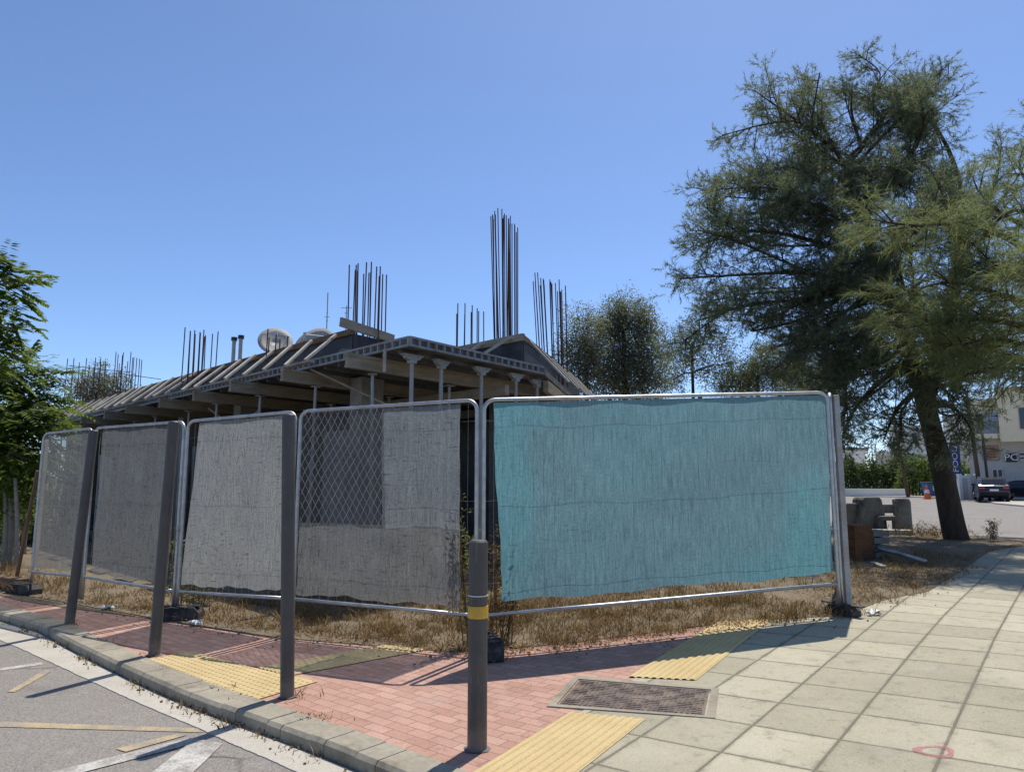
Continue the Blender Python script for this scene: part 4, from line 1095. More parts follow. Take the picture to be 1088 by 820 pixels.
frond_tree('feather leaved tree reaching in at the upper left edge, sprays high above the other trees', [Vector((b.x, 10.5, 0))]+T((-66,480,10.5),(-56,400,10.5),(-44,330,10.5)), (.12,.05),
    [(at(x, y, Y), r) for x, y, Y, r in ((0,300,10.5,.30),(14,300,10.4,.25),(4,330,10.5,.32),(10,350,10.4,.26),(-30,310,10.6,.6),(-40,360,10.6,.7),(-60,290,10.6,.7),(-4,370,10.5,.22))],
    (b.x, 10.5, 0), 32, 'bark_pale', 150, .5)
# shrubs and thin stems below the left trees
def thin_stem(px, Y, ytop, label, lean):
    b = at(px, 600, Y); z0 = 0
    t = at(px+lean, ytop, Y)
    mb = MB(); limb(mb, [Vector((b.x, Y, z0)), Vector(((b.x+t.x)/2+.03, Y, t.z*.5)), t], .05, .03, 7)
    root = thing('sapling', label, 'sapling', (b.x, Y, 0), 'thin stems under the left trees'); build('trunk', mb, MAT['bark_pale'], root, smooth=True)
    pts = np.array([tuple(t+Vector((random.gauss(0,.3), random.gauss(0,.3), random.gauss(0,.3)))) for _ in range(26)])
    np_mesh('crown', leaves(pts, 9, .10, .12, .05), 4, MAT['bright_leaf'], root, (b.x, Y, 0))
thin_stem(4, 13.2, 520, 'pale thin sapling stem nearest the left edge, under the bright tree', 1)
thin_stem(11, 13.4, 515, 'pale thin sapling stem between two others under the bright tree', -1)
thin_stem(18, 13.0, 508, 'yellowish thin sapling stem closest to the leaning plank', -2)
def bush(name, label, pts, mat, base, dens, leaf, width, seed, cat='shrub', group=None):
    random.seed(seed); root = thing(name, label, cat, base, group)
    mb = MB()
    P_ = []
    for c, r in pts:
        mb.tube([Vector((c.x, c.y, base[2])), c], [.03,.01], 5, False)
        for _ in range(int(dens*r*r)):
            v = Vector((random.gauss(0,1), random.gauss(0,1), random.gauss(0,.8))).normalized()*random.uniform(.3,1)**.5*r; P_.append(tuple(c+v))
    build('stem', mb, MAT['bark_pale'], root); np_mesh('foliage', leaves(np.array(P_), 9, .09, leaf, width), 4, MAT[mat], root, base)
b = at(28, 545, 15.6)
bush('shrub', 'sunlit green shrub seen between the saplings and the leaning plank', [(at(18,505,15.6),.5),(at(34,500,15.8),.5),(at(28,530,16),.6),(at(5,550,16.5),.8),(at(-10,530,17),.8)], 'bright_leaf', (b.x, 15.6, 0), 120, .12, .05, 41)
b = at(20, 560, 19)
bush('shrub', 'dark shaded thicket behind the saplings at the left edge', [(at(x, y, 19), 1.0) for x, y in ((-20,560),(5,540),(30,555),(55,560),(0,510),(40,520),(-20,500),(15,580),(45,580))], 'olive_leaf', (b.x, 19, 0), 150, .14, .06, 42)

# grass along the fence: dry tufts, one mass
def grass():
    P_ = []; n_t = 0
    def along(a, b, n, back, front, hmin, hmax, dens):
        a, b = Vector(a), Vector(b); d = (b-a); nr = Vector((-d.y, d.x)).normalized()
        if nr.y < 0: nr = -nr
        for _ in range(n):
            t = random.random(); o = random.uniform(-front, back); q = a + d*t + nr*o
            k = .5+.5*math.sin(q.x*5.1+1.3)*math.sin(q.x*2.3+q.y*3.1); k *= .6+.4*math.sin(q.x*13.7+q.y*9.1)
            if random.random() > dens*(.35+.65*k): continue
            h = random.uniform(hmin, hmax)*(.55+.6*k)
            P_.append((q.x, q.y, gz(q.x)+.004, h))
    along(P[0], P[1], 420, 1.2, .05, .04, .17, .6)
    along(P[1], P[3], 1150, 1.2, .06, .04, .17, .7)
    along(P[3], P[4], 1150, 1.3, .04, .04, .19, .7)
    along(P[4], (7.6,12.0), 500, .9, .3, .03, .12, .6)
    along((3.6,9.0), (7.6,13.5), 700, 1.3, 1.0, .04, .2, .6)
    along((-9.5,12.3), P[0], 250, 1.0, .2, .08, .3, .8)
    along(P[3], P[4], 1100, 3.0, -1.1, .06, .34, .6)
    along(P[1], P[3], 700, 2.4, -1.0, .06, .30, .5)
    for _ in range(70):
        k = random.randrange(8, 43); q = Vector(K_OUT[k]).lerp(Vector(K_OUT[k+1]), random.random()) + Vector((-.64,-.77))*random.uniform(.0,.05)
        P_.append((q.x, q.y, RZ+.006, random.uniform(.012,.05)))
    for _ in range(9):
        k = random.randrange(20, 41); q = Vector(K_IN[k]).lerp(Vector(K_IN[k+1]), random.random()) + Vector((.64,.77))*random.uniform(-.01,.03)
        P_.append((q.x, q.y, .003, random.uniform(.01,.035)))
    for (bx, by) in ((-1.60,5.40),(-1.57,5.46),(-3.2,6.66),(-4.83,8.06)): P_.append((bx+.05, by-.02, .004, .07))
    P_ = np.array(P_); nb = 12
    p = np.repeat(P_[:, :3], nb, 0) + np.concatenate([rng.normal(0, .05, (len(P_)*nb, 2)), np.zeros((len(P_)*nb, 1))], 1)
    h = np.repeat(P_[:, 3:4], nb, 0)*rng.uniform(.5, 1.2, (len(P_)*nb, 1))
    lean = np.concatenate([rng.normal(0, .85, (len(p), 2)), np.ones((len(p), 1))], 1)
    s = norm(np.concatenate([rng.normal(0, 1, (len(p), 2)), np.zeros((len(p), 1))], 1))*rng.uniform(.0015, .006, (len(p), 1))
    mid = p + lean*h*np.array([.35,.35,.6]); tip = p + lean*h
    V = np.concatenate([np.stack([p-s, p+s, mid+s*.7, mid-s*.7], 1), np.stack([mid-s*.7, mid+s*.7, tip+s*.12, tip-s*.12], 1)], 0)
    lp = []
    for i, j, n in ((0,5,90),(5,1,160),(1,2,200),(2,3,260),(3,4,420)):
        a, b = Vector(P[i]), Vector(P[j]); nr = Vector(((b-a).y, -(b-a).x)).normalized(); nr = nr if nr.y < 0 else -nr
        for _ in range(n):
            q = a.lerp(b, random.random()) + nr*random.gauss(-.12, .16); lp.append((q.x, q.y, gz(q.x)+.012))
    for _ in range(900):
        x = random.uniform(3.5, 8.2); q = Vector((x, 7.95+(x-3.5)*1.12+abs(random.gauss(.1, .8)))); lp.append((q.x, q.y, gz(q.x)+.012))
    for _ in range(500): x = random.uniform(6.5, 11.5); y = random.uniform(12.2, 18); lp.append((x, max(y, 5.5+x*.92), gz(x)+.012))
    lv = leaves(np.array(lp), 6, .05, .045, .018); lv[:, :, 2] = np.maximum(lp[0][2]*0 + lv[:, :, 2]*.35 + np.repeat(np.array(lp)[:, 2], 6)[:, None]*.65, np.repeat(np.array(lp)[:, 2], 6)[:, None]-.004)
    V = np.concatenate([V, lv], 0)
    o = np_mesh('dry_grass', V, 4, MAT['dry_grass']); tag(o, kind='stuff')
    # small litter of stalks, stones and crumbs
    mb = MB(); random.seed(77)
    for _ in range(700):
        r = random.random()
        if r < .55:
            i = random.choice([(0,5),(5,1),(1,2),(2,3),(3,4),(3,4)]); a, b_ = Vector(P[i[0]]), Vector(P[i[1]]); q = a.lerp(b_, random.random()); nr = Vector(((b_-a).y, -(b_-a).x)).normalized(); nr = nr if nr.y < 0 else -nr
            q = q + nr*abs(random.gauss(.12,.18))
        elif r < .66:
            k = random.randrange(8, 44); t = random.random(); q = Vector(K_OUT[k]).lerp(Vector(K_OUT[k+1]), t) + Vector((-.64,-.77))*abs(random.gauss(.02,.06)); 
        else:
            q = Vector((random.uniform(3.3,7), 0)); q.y = 7.5+(q.x-3.4)*1.15+random.gauss(.4,.5)
        s_ = random.uniform(.004,.014)*(1.6 if random.random() < .08 else 1); z = gz(q.x)+.004 if r < .55 or r >= .66 else RZ+.008
        mb.box((q.x, q.y, z+s_*.3), (s_*1.5, s_, s_*.7), random.uniform(0,3))
    tag(build('gravel', mb, MAT['earth']), kind='stuff')
grass()
def weed(x, y, h, label, seed, flowers=False, mat='weed_leaf'):
    random.seed(seed); z = gz(x); root = thing('weed', label, 'weed', (x, y, z), 'tall weeds in the fence gaps')
    mb = MB(); pts = []
    for k in range(7):
        e = Vector((x+random.gauss(0,.10), y+random.gauss(0,.10), z+h*random.uniform(.6,1.05))); b = Vector((x+random.gauss(0,.05), y+random.gauss(0,.05), z))
        mb.tube([b, b.lerp(e,.5)+Vector((random.gauss(0,.03),0,0)), e], [.006,.005,.002], 5, False)
        for _ in range(22): pts.append(tuple(b.lerp(e, random.uniform(.2,1))+Vector((random.gauss(0,.04), random.gauss(0,.04), 0))))
    build('stem', mb, MAT['dry_grass'], root); np_mesh('foliage', leaves(np.array(pts), 4, .025, .05, .016), 4, MAT[mat], root, (x, y, z))
    if flowers:
        p = np.array([(x+random.gauss(0,.04), y-.05+random.gauss(0,.03), z+.78+random.gauss(0,.03)) for _ in range(12)])
        np_mesh('flowers', leaves(p, 4, .01, .03, .025), 4, MAT['flower_yellow'], root, (x, y, z))
weed(-.42, 7.0, 1.5, 'tall green weed with a few yellow flowers in the gap left of the corner post', 51, True)
weed(-.10, 7.05, 1.25, 'tall dry brown weed in the gap between corner post and turquoise net', 52, False, 'dry_grass')
weed(-.02, 7.15, 1.05, 'shorter dry weed tight against the left edge of the turquoise net', 53, False, 'dry_grass')
weed(-3.95, 8.75, 1.0, 'dry weed in the gap left of the narrow pale panel', 54, False)
weed(-3.72, 8.72, .9, 'lower greenish weed just behind the left post of the pale panel', 55, False, 'weed_leaf')
def scrap(pts_px, label):
    x, y = pts_px; mb = MB(); n = 6
    for j in range(n+1):
        for i in range(n+1):
            mb.v.append((x+(i-3)*.022+random.gauss(0,.005), y+(j-3)*.012+random.gauss(0,.004), gz(x)+.03+random.uniform(-.022,.03)))
    for j in range(n):
        for i in range(n): k = j*(n+1)+i; mb.f.append((k, k+1, k+n+2, k+n+1))
    o = build('plastic_scrap', mb, MAT['plastic_scrap'], origin=(x, y, gz(x)), smooth=True); o.modifiers.new('s', 'SOLIDIFY').thickness = .004
    tag(o, label, 'litter', 'litter by the fence')
scrap((-3.45,8.02), 'crumpled bluish plastic scrap on the bricks below the left rubber foot')
scrap((-4.95,8.98), 'white plastic scrap in dry grass behind the farthest kerb post')
scrap((3.72,7.55), 'crumpled scrap on the slabs at the right end post of the turquoise panel')

# leaning plank and boards at the left end of the fence
mb = MB(); mb.bar(at(36,606,10.9), at(49,468,10.6), .15, .035, Vector((1,.3,0))); o = build('plank', mb, MAT['timber_grey'], origin=at(36,606,10.9)); tag(o, 'weathered grey plank leaning against the left end of the fence', 'plank')
mb = MB(); mb.bar(at(18,612,11.0), at(40,500,10.8), .04, .04); o = build('batten', mb, MAT['timber_brown'], origin=at(18,612,11)); tag(o, 'thin brown batten leaning left of the grey plank', 'batten')
mb = MB(); mb.bar((-9.6,11.9,.10), (-7.05,10.55,.10), .16, .14); o = build('timber_baulk', mb, MAT['timber_brown'], origin=(-8.3,11.2,.03), bevel=.01); tag(o, 'dark timber baulk lying on the ground left of the fence end', 'baulk')

# ------------------------------------------------------------------ right verge: concrete blocks, rusty box, pipe
def verge():
    def block(px, Y, w, h, d, top, label, rz=0.15):
        c = at(px, 560, Y); g = gz(c.x); mb = MB(); R = Matrix.Rotation(rz, 3, 'Z')
        prof = [(-w/2,0),(-w/2,h*.25),(-top/2,h*.92),(-top/2+.06,h),(top/2-.06,h),(top/2,h*.92),(w/2,h*.25),(w/2,0)]
        poly = [R @ Vector((x, 0, z)) + Vector((c.x, c.y, g)) for x, z in prof]; ax = R @ Vector((0, d/2, 0))
        mb.prism(poly, -ax, ax)
        o = build('concrete_block', mb, MAT['concrete_old'], origin=(c.x, c.y, g), bevel=.025); tag(o, label, 'concrete block', 'old concrete blocks by the road')
    block(903, 20.2, .80, .75, .5, .52, 'stained concrete block half hidden by the end post of the fence')
    block(923, 20.0, .78, .92, .5, .56, 'tallest tapered concrete block beside the low concrete seat')
    c = at(944, 562, 19.8); g = gz(c.x)
    root = thing('stone_bench', 'low broken concrete seat between the tapered block and the round stub', 'seat', (c.x, c.y, g))
    mb = MB().box((c.x, c.y+.2, g+.60), (.78,.14,.24), .1); build('backrest', mb, MAT['concrete_old'], root, bevel=.02)
    mb = MB().box((c.x, c.y-.05, g+.36), (.78,.48,.12), .1); build('seat', mb, MAT['concrete_old'], root, bevel=.02)
    for s in (-.3,.3):
        mb = MB().box((c.x+s, c.y, g+.15), (.16,.42,.30), .1); build('support', mb, MAT['concrete_dark'], root, bevel=.015)
    mb = MB().box((c.x+.40, c.y+.1, g+.43), (.10,.5,.86), .1); build('end_slab', mb, MAT['concrete_old'], root, bevel=.02)
    c = at(961, 566, 19.2); g = gz(c.x)
    mb = MB().lathe([(.20,0),(.205,.1),(.20,.82),(.17,.89),(.05,.91)], (c.x, c.y, g), 18); o = build('concrete_stub', mb, MAT['concrete_old'], origin=(c.x, c.y, g)); tag(o, 'round topped concrete stub post at the road edge, right of the seat', 'post')
    # pale slabs of kerb lying before the blocks
    c = at(925, 568, 18.6); mb = MB().box((c.x, c.y, gz(c.x)+.07), (1.9,.35,.12), -.25); o = build('kerb_slab', mb, MAT['cement'], origin=(c.x, c.y, .22), bevel=.015); tag(o, 'pale kerb slab lying in front of the old concrete blocks', 'slab')
    # rusty drum-like crate and stack
    c = at(910, 600, 12.6); g = gz(c.x)
    root = thing('rusty_crate', 'rusty brown sheet metal crate standing in dry grass right of the end post', 'crate', (c.x, c.y, g))
    mb = MB().box((c.x, c.y, g+.30), (.40,.4,.60), .35); build('body', mb, MAT['rust_sheet'], root, bevel=.01)
    mb = MB()
    for k in range(4): mb.box((c.x, c.y, g+.06+.17*k), (.43,.43,.03), .35)
    build('rib', mb, MAT['rust_sheet'], root)
    c = at(931, 600, 12.9); g = gz(c.x); mb = MB()
    for k in range(4): mb.box((c.x+random.uniform(-.02,.02), c.y, g+.06+.125*k), (.34,.34,.105), .3+random.uniform(-.06,.06))
    o = build('block_stack', mb, MAT['concrete_old'], origin=(c.x, c.y, g), bevel=.01); tag(o, 'stack of dirty hollow blocks beside the rusty crate', 'blocks')
    a, b = at(932, 591, 12.7), at(984, 606, 11.6); a.z = .42; b.z = gz(b.x)+.08
    mb = MB().tube([a, a.lerp(b,.5), b], .035, 10); o = build('pipe', mb, MAT['galv_steel'], origin=b, smooth=True); tag(o, 'pale grey pipe lying across the shaded dirt near the tree', 'pipe')
    a, b = at(928, 606, 11.7), at(940, 612, 11.3); a.z = .27; b.z = .25
    mb = MB().bar(a, b, .09, .03); o = build('batten', mb, MAT['timber_grey'], origin=a); tag(o, 'short pale batten on the dirt below the grey pipe', 'batten')
verge()
# heap of dry cuttings at the tree foot
random.seed(61)
c = at(992, 572, 17.6)
pp = np.array([(c.x+random.gauss(0,.45), c.y+random.gauss(0,.3), gz(c.x)+.05+abs(random.gauss(0,.10))) for _ in range(120)])
o = np_mesh('cuttings_heap', leaves(pp, 7, .06, .2, .012), 4, MAT['dry_grass'], None, (0,0,0)); tag(o, 'small heap of dry cuttings left of the pine trunk foot', 'cuttings')
weed(10.95, 16.5, .5, 'small dry weed just right of the pine trunk foot', 56, False)

# ------------------------------------------------------------------ far side of the street
ZG = .12
plate('far_pavement', [(20,76),(33.5,72.6),(38.5,64.5),(35.5,54),(31.2,46.5),(29,40),(28,30),(60,28),(140,60),(140,120),(20,120)], .0, .13, MAT['cement'], follow=False)
for o_ in [bpy.data.objects['far_pavement']]: o_.location.z = .225
def facade(): pass
def box_part(name, c, size, mat, root, rz=0.0, bevel=0): return build(name, MB().box(c, size, rz), MAT[mat], root, bevel=bevel)
def far_wall():
    a, b = at(880, 526, 73), at(963, 526, 70.0)
    mb = MB(); mb.bar(Vector((a.x, a.y, .45)), Vector((b.x, b.y, .45)), .35, .9); o = build('low_wall', mb, MAT['wall_white'], origin=(b.x, b.y, 0), bevel=.03); tag(o, 'long low white wall across the street below the hedge', 'wall')
far_wall()
def hedge(x0, x1, Y, y_top, label, mat, seed, rnd):
    random.seed(seed); a, b = at(x0, 520, Y), at(x1, 520, Y); zt = at(x0, y_top, Y).z
    root = thing('hedge', label, 'hedge', ((a.x+b.x)/2, Y, .2)); mb = MB(); P_ = []
    n = int((b.x-a.x)*95)
    for _ in range(n):
        u = random.random(); prof = zt*(.90+.10*math.sin(u*19+seed)+.05*math.sin(u*47)) * (1 if not rnd else math.sqrt(max(.1, 1-(2*u-1)**2*.75)))
        P_.append((a.x+(b.x-a.x)*u, Y+random.uniform(-1.1,1.1)*(.6+.4*random.random()), .25+(prof-.25)*random.random()**.75))
    for k in range(12):
        X = a.x+(b.x-a.x)*(k+.5)/12; mb.tube([(X, Y, .2), (X+.1, Y, zt*.7)], [.07,.03], 6, False)
    build('stem', mb, MAT['bark'], root); np_mesh('foliage', leaves(np.array(P_), 12, .20, .30, .15), 4, MAT[mat], root, ((a.x+b.x)/2, Y, .2))
hedge(880, 962, 75.5, 487, 'long clipped green hedge behind the low white wall', 'hedge_leaf', 3, False)
hedge(957, 1000, 71.5, 482, 'rounded bright green bush in front of the arched building', 'bright_leaf', 4, True)
hedge(1015, 1031, 60.0, 490, 'small leafy bush between the blue banner and the white gate wall', 'bright_leaf', 5, True)

def text(s, loc, size, mat, root, sx=1.0, roll=0.0, name='lettering'):
    cu = bpy.data.curves.new(name, 'FONT'); cu.body = s; cu.size = size; cu.align_x = 'CENTER'; cu.align_y = 'CENTER'; cu.extrude = .008
    tmp = bpy.data.objects.new('tmp_text', cu); C.objects.link(tmp)
    dg = bpy.context.evaluated_depsgraph_get(); me = bpy.data.meshes.new_from_object(tmp.evaluated_get(dg)); bpy.data.objects.remove(tmp)
    o = bpy.data.objects.new(name, me); C.objects.link(o); me.materials.clear(); me.materials.append(MAT[mat])
    o.parent = root; o.location = Vector(loc) - root.location; o.rotation_euler = (PI/2, roll, 0); o.scale = (sx, 1, 1)
    return o

class Frame:
    """vertical facade plane through a surveyed point, square to the line of sight there"""
    def __init__(s, px, Y):
        s.o = at(px, 512, Y); s.a = math.atan2(s.o.x, s.o.y)
        s.u = Vector((math.cos(s.a), -math.sin(s.a), 0)); s.n = Vector((math.sin(s.a), math.cos(s.a), 0))
    def uz(s, px, py):
        r = at(px, py, 1.0) - Vector((0,0,EYE)); t = s.n.dot(s.o)/s.n.dot(r)
        p = Vector((0,0,EYE)) + r*t; return (p - s.o).dot(s.u), p.z
    def P(s, u, d, z): q = s.o + s.u*u + s.n*d; return Vector((q.x, q.y, z))
    def rect(s, x0, y0, x1, y1, d0, d1, mb=None):
        (u0, z0), (u1, z1) = s.uz(x0, y0), s.uz(x1, y1)
        return (mb or MB()).box(s.P((u0+u1)/2, (d0+d1)/2, (z0+z1)/2), (abs(u1-u0), d1-d0, abs(z1-z0)), -s.a)
    def block(s, u0, u1, z0, z1, d0, d1, mb=None):
        return (mb or MB()).box(s.P((u0+u1)/2, (d0+d1)/2, (z0+z1)/2), (abs(u1-u0), d1-d0, abs(z1-z0)), -s.a)
def arch_building():
    F = Frame(965, 84); zt = F.uz(960,452)[1]; zm = F.uz(960,481)[1]; ua, ub, uc = F.uz(932,500)[0], F.uz(948,500)[0], F.uz(1003,500)[0]
    root = thing('arched_building', 'pale building with a grey lower storey and a big white arch behind the bush', 'building', F.P(0, 0, .2))
    build('wall', F.block(ub, uc, zm, zt, 0, 8), MAT['wall_white'], root)
    build('lower_wall', F.block(ua, uc-.02, .1, zm-.01, .02, 8), MAT['wall_grey'], root)
    build('ledge', F.block(ua, uc+.1, zm-.25, zm+.2, -.4, -.01), MAT['wall_white'], root)
    cu, cz = F.uz(977,500); R = F.uz(992,500)[0]-cu; mb = MB(); n = 20
    mb.tube([F.P(cu+R*math.cos(PI*k/n), -.3, cz+R*.9*math.sin(PI*k/n)) for k in range(n+1)], .28, 8); build('arch', mb, MAT['wall_white'], root, smooth=True)
    for (x0, y0, x1, y1) in ((952,460,960,471),(968,459,976,472),(984,460,993,472)):
        f = build('window', F.rect(x0, y0, x1, y1, -.06, .02), MAT['wall_grey'], root); build('pane', F.rect(x0+1, y0+1, x1-1, y1-1, -.10, -.07), MAT['glass_dark'], f)
    G = Frame(928, 86); rt = thing('tank_stand', 'small white steel tank stand rising over the hedge against the sky', 'frame', G.P(0, 0, .2))
    (ua, za), (ub, zb) = G.uz(926,472), G.uz(931,486); mb = MB()
    for u in (ua, ub):
        for d in (0, 1.0): mb.bar(G.P(u, d, .2), G.P(u, d, za), .10, .10)
    for z in (za, zb):
        for d in (0, 1.0): mb.bar(G.P(ua, d, z), G.P(ub, d, z), .08, .08)
    build('frame', mb, MAT['white_metal'], rt)
    a, b = G.uz(932,484), G.uz(945,478); c, d = G.uz(932,488), G.uz(945,484)
    build('handrail', MB().bar(G.P(a[0],0,a[1]), G.P(b[0],0,b[1]), .08, .08).bar(G.P(c[0],0,c[1]), G.P(d[0],0,d[1]), .06, .06), MAT['timber_brown'], rt)
    H = Frame(1015, 74); root = thing('white_house', 'plain white house with one small window behind the blue banner', 'house', H.P(0, 0, .2))
    u0, u1 = H.uz(1001,440)[0], H.uz(1030.5,440)[0]; zt = H.uz(1015,440)[1]; zl = H.uz(1015,477)[1]
    build('wall', H.block(u0, u1, zl, zt, 0, 6), MAT['wall_white'], root); build('lower_wall', H.block(u0+.02, u1-.02, .1, zl-.01, .25, 6), MAT['wall_grey'], root)
    f = build('window', H.rect(1009, 461.5, 1016, 469, -.06, .02), MAT['white_metal'], root)
    for x in (1009.7, 1012.9): build('pane', H.rect(x, 462.3, x+2.4, 468.2, -.10, -.07), MAT['glass_dark'], f)
    # pale blocks and a dark roofline further off to the left, seen under the pine
    K = Frame(905, 120); root = thing('distant_house', 'hazy pale house far off, low against the sky left of the tank stand', 'house', K.P(0, 0, .2))
    build('wall', K.rect(890, 478, 922, 520, 0, 6), MAT['wall_white'], root); build('roof', K.rect(889, 476, 923, 478, -.2, 6.2), MAT['concrete_raw'], root)
arch_building()
def apartment():
    F = Frame(1058, 56)
    root = thing('apartment_block', 'beige apartment block with a balcony and a shop sign behind the parked cars', 'building', F.P(0, 0, .2))
    ul = F.uz(1030.5,500)[0]; ur = ul+14; zt = F.uz(1045,424)[1]; zf = F.uz(1045,467)[1]; um = F.uz(1064,440)[0]
    build('wall', F.block(ul, um+1, zf, zt, 0, 10), MAT['wall_render'], root)
    build('lower_wall', F.block(ul+.02, ur, .1, zf-.01, .05, 10), MAT['wall_grey'], root)
    (u0, z0), z1 = F.uz(1063,470), F.uz(1063,418)[1]
    build('projecting_bay', F.block(u0, ur, z0, z1, -1.2, 9), MAT['wall_render'], root)
    build('parapet', F.block(u0-.1, ur, z1+.01, z1+.35, -1.3, 9), MAT['wall_render'], root)
    for (x0, y0, x1, y1, d) in ((1081,434,1093,457,-1.2),):
        f = build('window', F.rect(x0, y0, x1, y1, d-.06, d+.02), MAT['wall_grey'], root); build('pane', F.rect(x0+.8, y0+.8, x1-.8, y1-.8, d-.10, d-.07), MAT['glass_dark'], f)
    f = build('window', F.rect(1036, 439, 1062, 461.5, -.06, .02), MAT['wall_grey'], root)
    build('pane', F.rect(1037, 440, 1050, 461, -.10, -.07), MAT['glass_dark'], f); build('curtain', F.rect(1044, 440, 1061.5, 461.5, -.14, -.11), MAT['curtain'], f)
    build('balcony', F.rect(1034, 462, 1063, 466, -1.15, -.01), MAT['wall_render'], root)
    mb = MB(); ua, zr = F.uz(1034.5,450); ub = F.uz(1062.5,450)[0]; zb = F.uz(1040,462)[1]
    for k in range(12): u = ua+(ub-ua)*k/11; mb.bar(F.P(u, -1.1, zb), F.P(u, -1.1, zr), .03, .03)
    mb.bar(F.P(ua, -1.1, zr), F.P(ub, -1.1, zr), .05, .05); build('railing', mb, MAT['prop_steel'], root)
    mb = MB()
    for k in range(5): u = ul+.2+k*.55; mb.bar(F.P(u, .3, zt), F.P(u, .3, zt+.8), .05, .05)
    for h in (.45, .8): mb.bar(F.P(ul+.2, .3, zt+h), F.P(ul+2.4, .3, zt+h), .05, .05)
    build('terrace_railing', mb, MAT['white_metal'], root)
    f = build('window', F.rect(1054, 498, 1066, 508, -.06, .04), MAT['white_metal'], root)
    for x in (1055, 1060.5): build('pane', F.rect(x, 499, x+4.6, 507.5, -.10, -.07), MAT['glass_dark'], f)
    rp = thing('poster_board', 'faded red and tan poster board on the wall above the parked cars', 'poster', F.P(F.uz(1052,489)[0], -.05, F.uz(1052,489)[1]))
    build('frame', F.rect(1043, 473, 1062, 489, -.06, .04), MAT['timber'], rp); build('sheet', F.rect(1044, 474, 1061, 488, -.10, -.07), MAT['poster_red'], rp)
    mb = MB()
    for k, (xa, xb) in enumerate(((1046,1057),(1045,1060),(1046,1058),(1047,1059))): F.rect(xa, 476+3*k, xb, 477+3*k, -.13, -.11, mb)
    build('print', mb, MAT['timber_brown'], rp)
    u, z = F.uz(1074.3,486); rs = thing('shop_sign', 'dark rectangular wall sign with white letters PC', 'sign', F.P(u, -.05, z-.4))
    build('board', F.rect(1068, 481.3, 1080.6, 490.6, -.06, .04), MAT['sign_dark'], rs)
    o = text('PC', F.P(u, -.085, z), .72, 'sign_white', rs, 1.05); o.rotation_euler = (PI/2, 0, -F.a)
    u, z = F.uz(1088,485); rs = thing('shop_sign', 'pale wall sign cut by the right edge of the photo', 'sign', F.P(u, -.05, z-.4))
    build('board', F.rect(1083, 479, 1094, 490, -.06, .04), MAT['wall_grey'], rs); build('stripe', F.rect(1084, 481.5, 1092, 483.3, -.10, -.07, F.rect(1084, 486, 1093, 487, -.10, -.07)), MAT['sign_dark'], rs)
apartment()
def banner():
    Y = 58; a, b = at(1010,470,Y), at(1021,511,Y); cx = at(1015,490,Y).x
    root = thing('banner_sign', 'tall blue vertical banner with white lettering beside the pine trunk', 'sign', (cx, Y, .225))
    build('panel', MB().box((cx, Y, (a.z+b.z)/2), (.85,.08,a.z-b.z)), MAT['sign_blue'], root, bevel=.02)
    build('post', MB().bar((cx, Y+.08, .2), (cx, Y+.08, a.z), .08, .08), MAT['prop_steel'], root)
    text('FOOD', (cx-.02, Y-.055, (a.z+b.z)/2+.25), .62, 'sign_white', root, 1.25, -PI/2)
    build('stripe', MB().box((cx, Y-.05, a.z-.25), (.6,.02,.05)).box((cx, Y-.05, a.z-.38), (.6,.02,.05)), MAT['sign_white'], root)
banner()
def gate_wall():
    Y = 54.5; a, b = at(1019,506,Y), at(1037,506,Y)
    root = thing('gate_wall', 'low white boundary wall with gate posts left of the dark car', 'wall', ((a.x+b.x)/2, Y, .225)); h = at(1020,505,Y).z
    build('wall', MB().box(((a.x+b.x)/2, Y, h/2+.1), (b.x-a.x, .2, h-.2)), MAT['wall_white'], root)
    for X in (a.x, (a.x+b.x)/2, b.x): build('pillar', MB().box((X, Y-.02, h/2+.15), (.25,.3,h-.05)), MAT['wall_white'], root)
    build('gate', MB().box(((a.x*.7+b.x*.3), Y-.13, h/2+.05), (.42,.04,h*.75)), MAT['wall_grey'], root)
gate_wall()
def pole(px0, py0, px1, py1, Y, r, label, mat):
    a = at(px1, py1, Y); b = at(px0, py0, Y); a.z = .2
    root = thing('utility_pole', label, 'pole', (a.x, a.y, .2), 'poles along the far pavement')
    build('post', MB().tube([a, b], [r, r*.75], 10), MAT[mat], root, smooth=True)
    build('cap', MB().tube([b, b+Vector((0,0,.1))], [r*.9, r*.5], 10), MAT['sign_dark'], root)
pole(951, 452, 965, 528, 66, .17, 'dark leaning utility pole in front of the bush across the street', 'pole_wood')
pole(1027, 418, 1041, 512, 54, .17, 'taller brown utility pole rising past the beige apartment block', 'pole_wood')
pole(1042, 447, 1050, 512, 53, .11, 'shorter dark pole just behind the parked dark car', 'sign_dark')
def cone():
    c = at(985.5, 530, 60); g = .22 if False else .1
    root = thing('traffic_cone', 'orange traffic cone with a white band on the road left of the pine trunk', 'traffic cone', (c.x, c.y, g))
    build('base', MB().box((c.x, c.y, g+.03), (.75,.75,.06)), MAT['cone_orange'], root); build('cone', MB().lathe([(.30,.06),(.07,1.15),(.05,1.17)], (c.x, c.y, g), 16), MAT['cone_orange'], root)
    build('band', MB().lathe([(.212,.55),(.15,.83)], (c.x, c.y, g), 16), MAT['sign_white'], root)
cone()
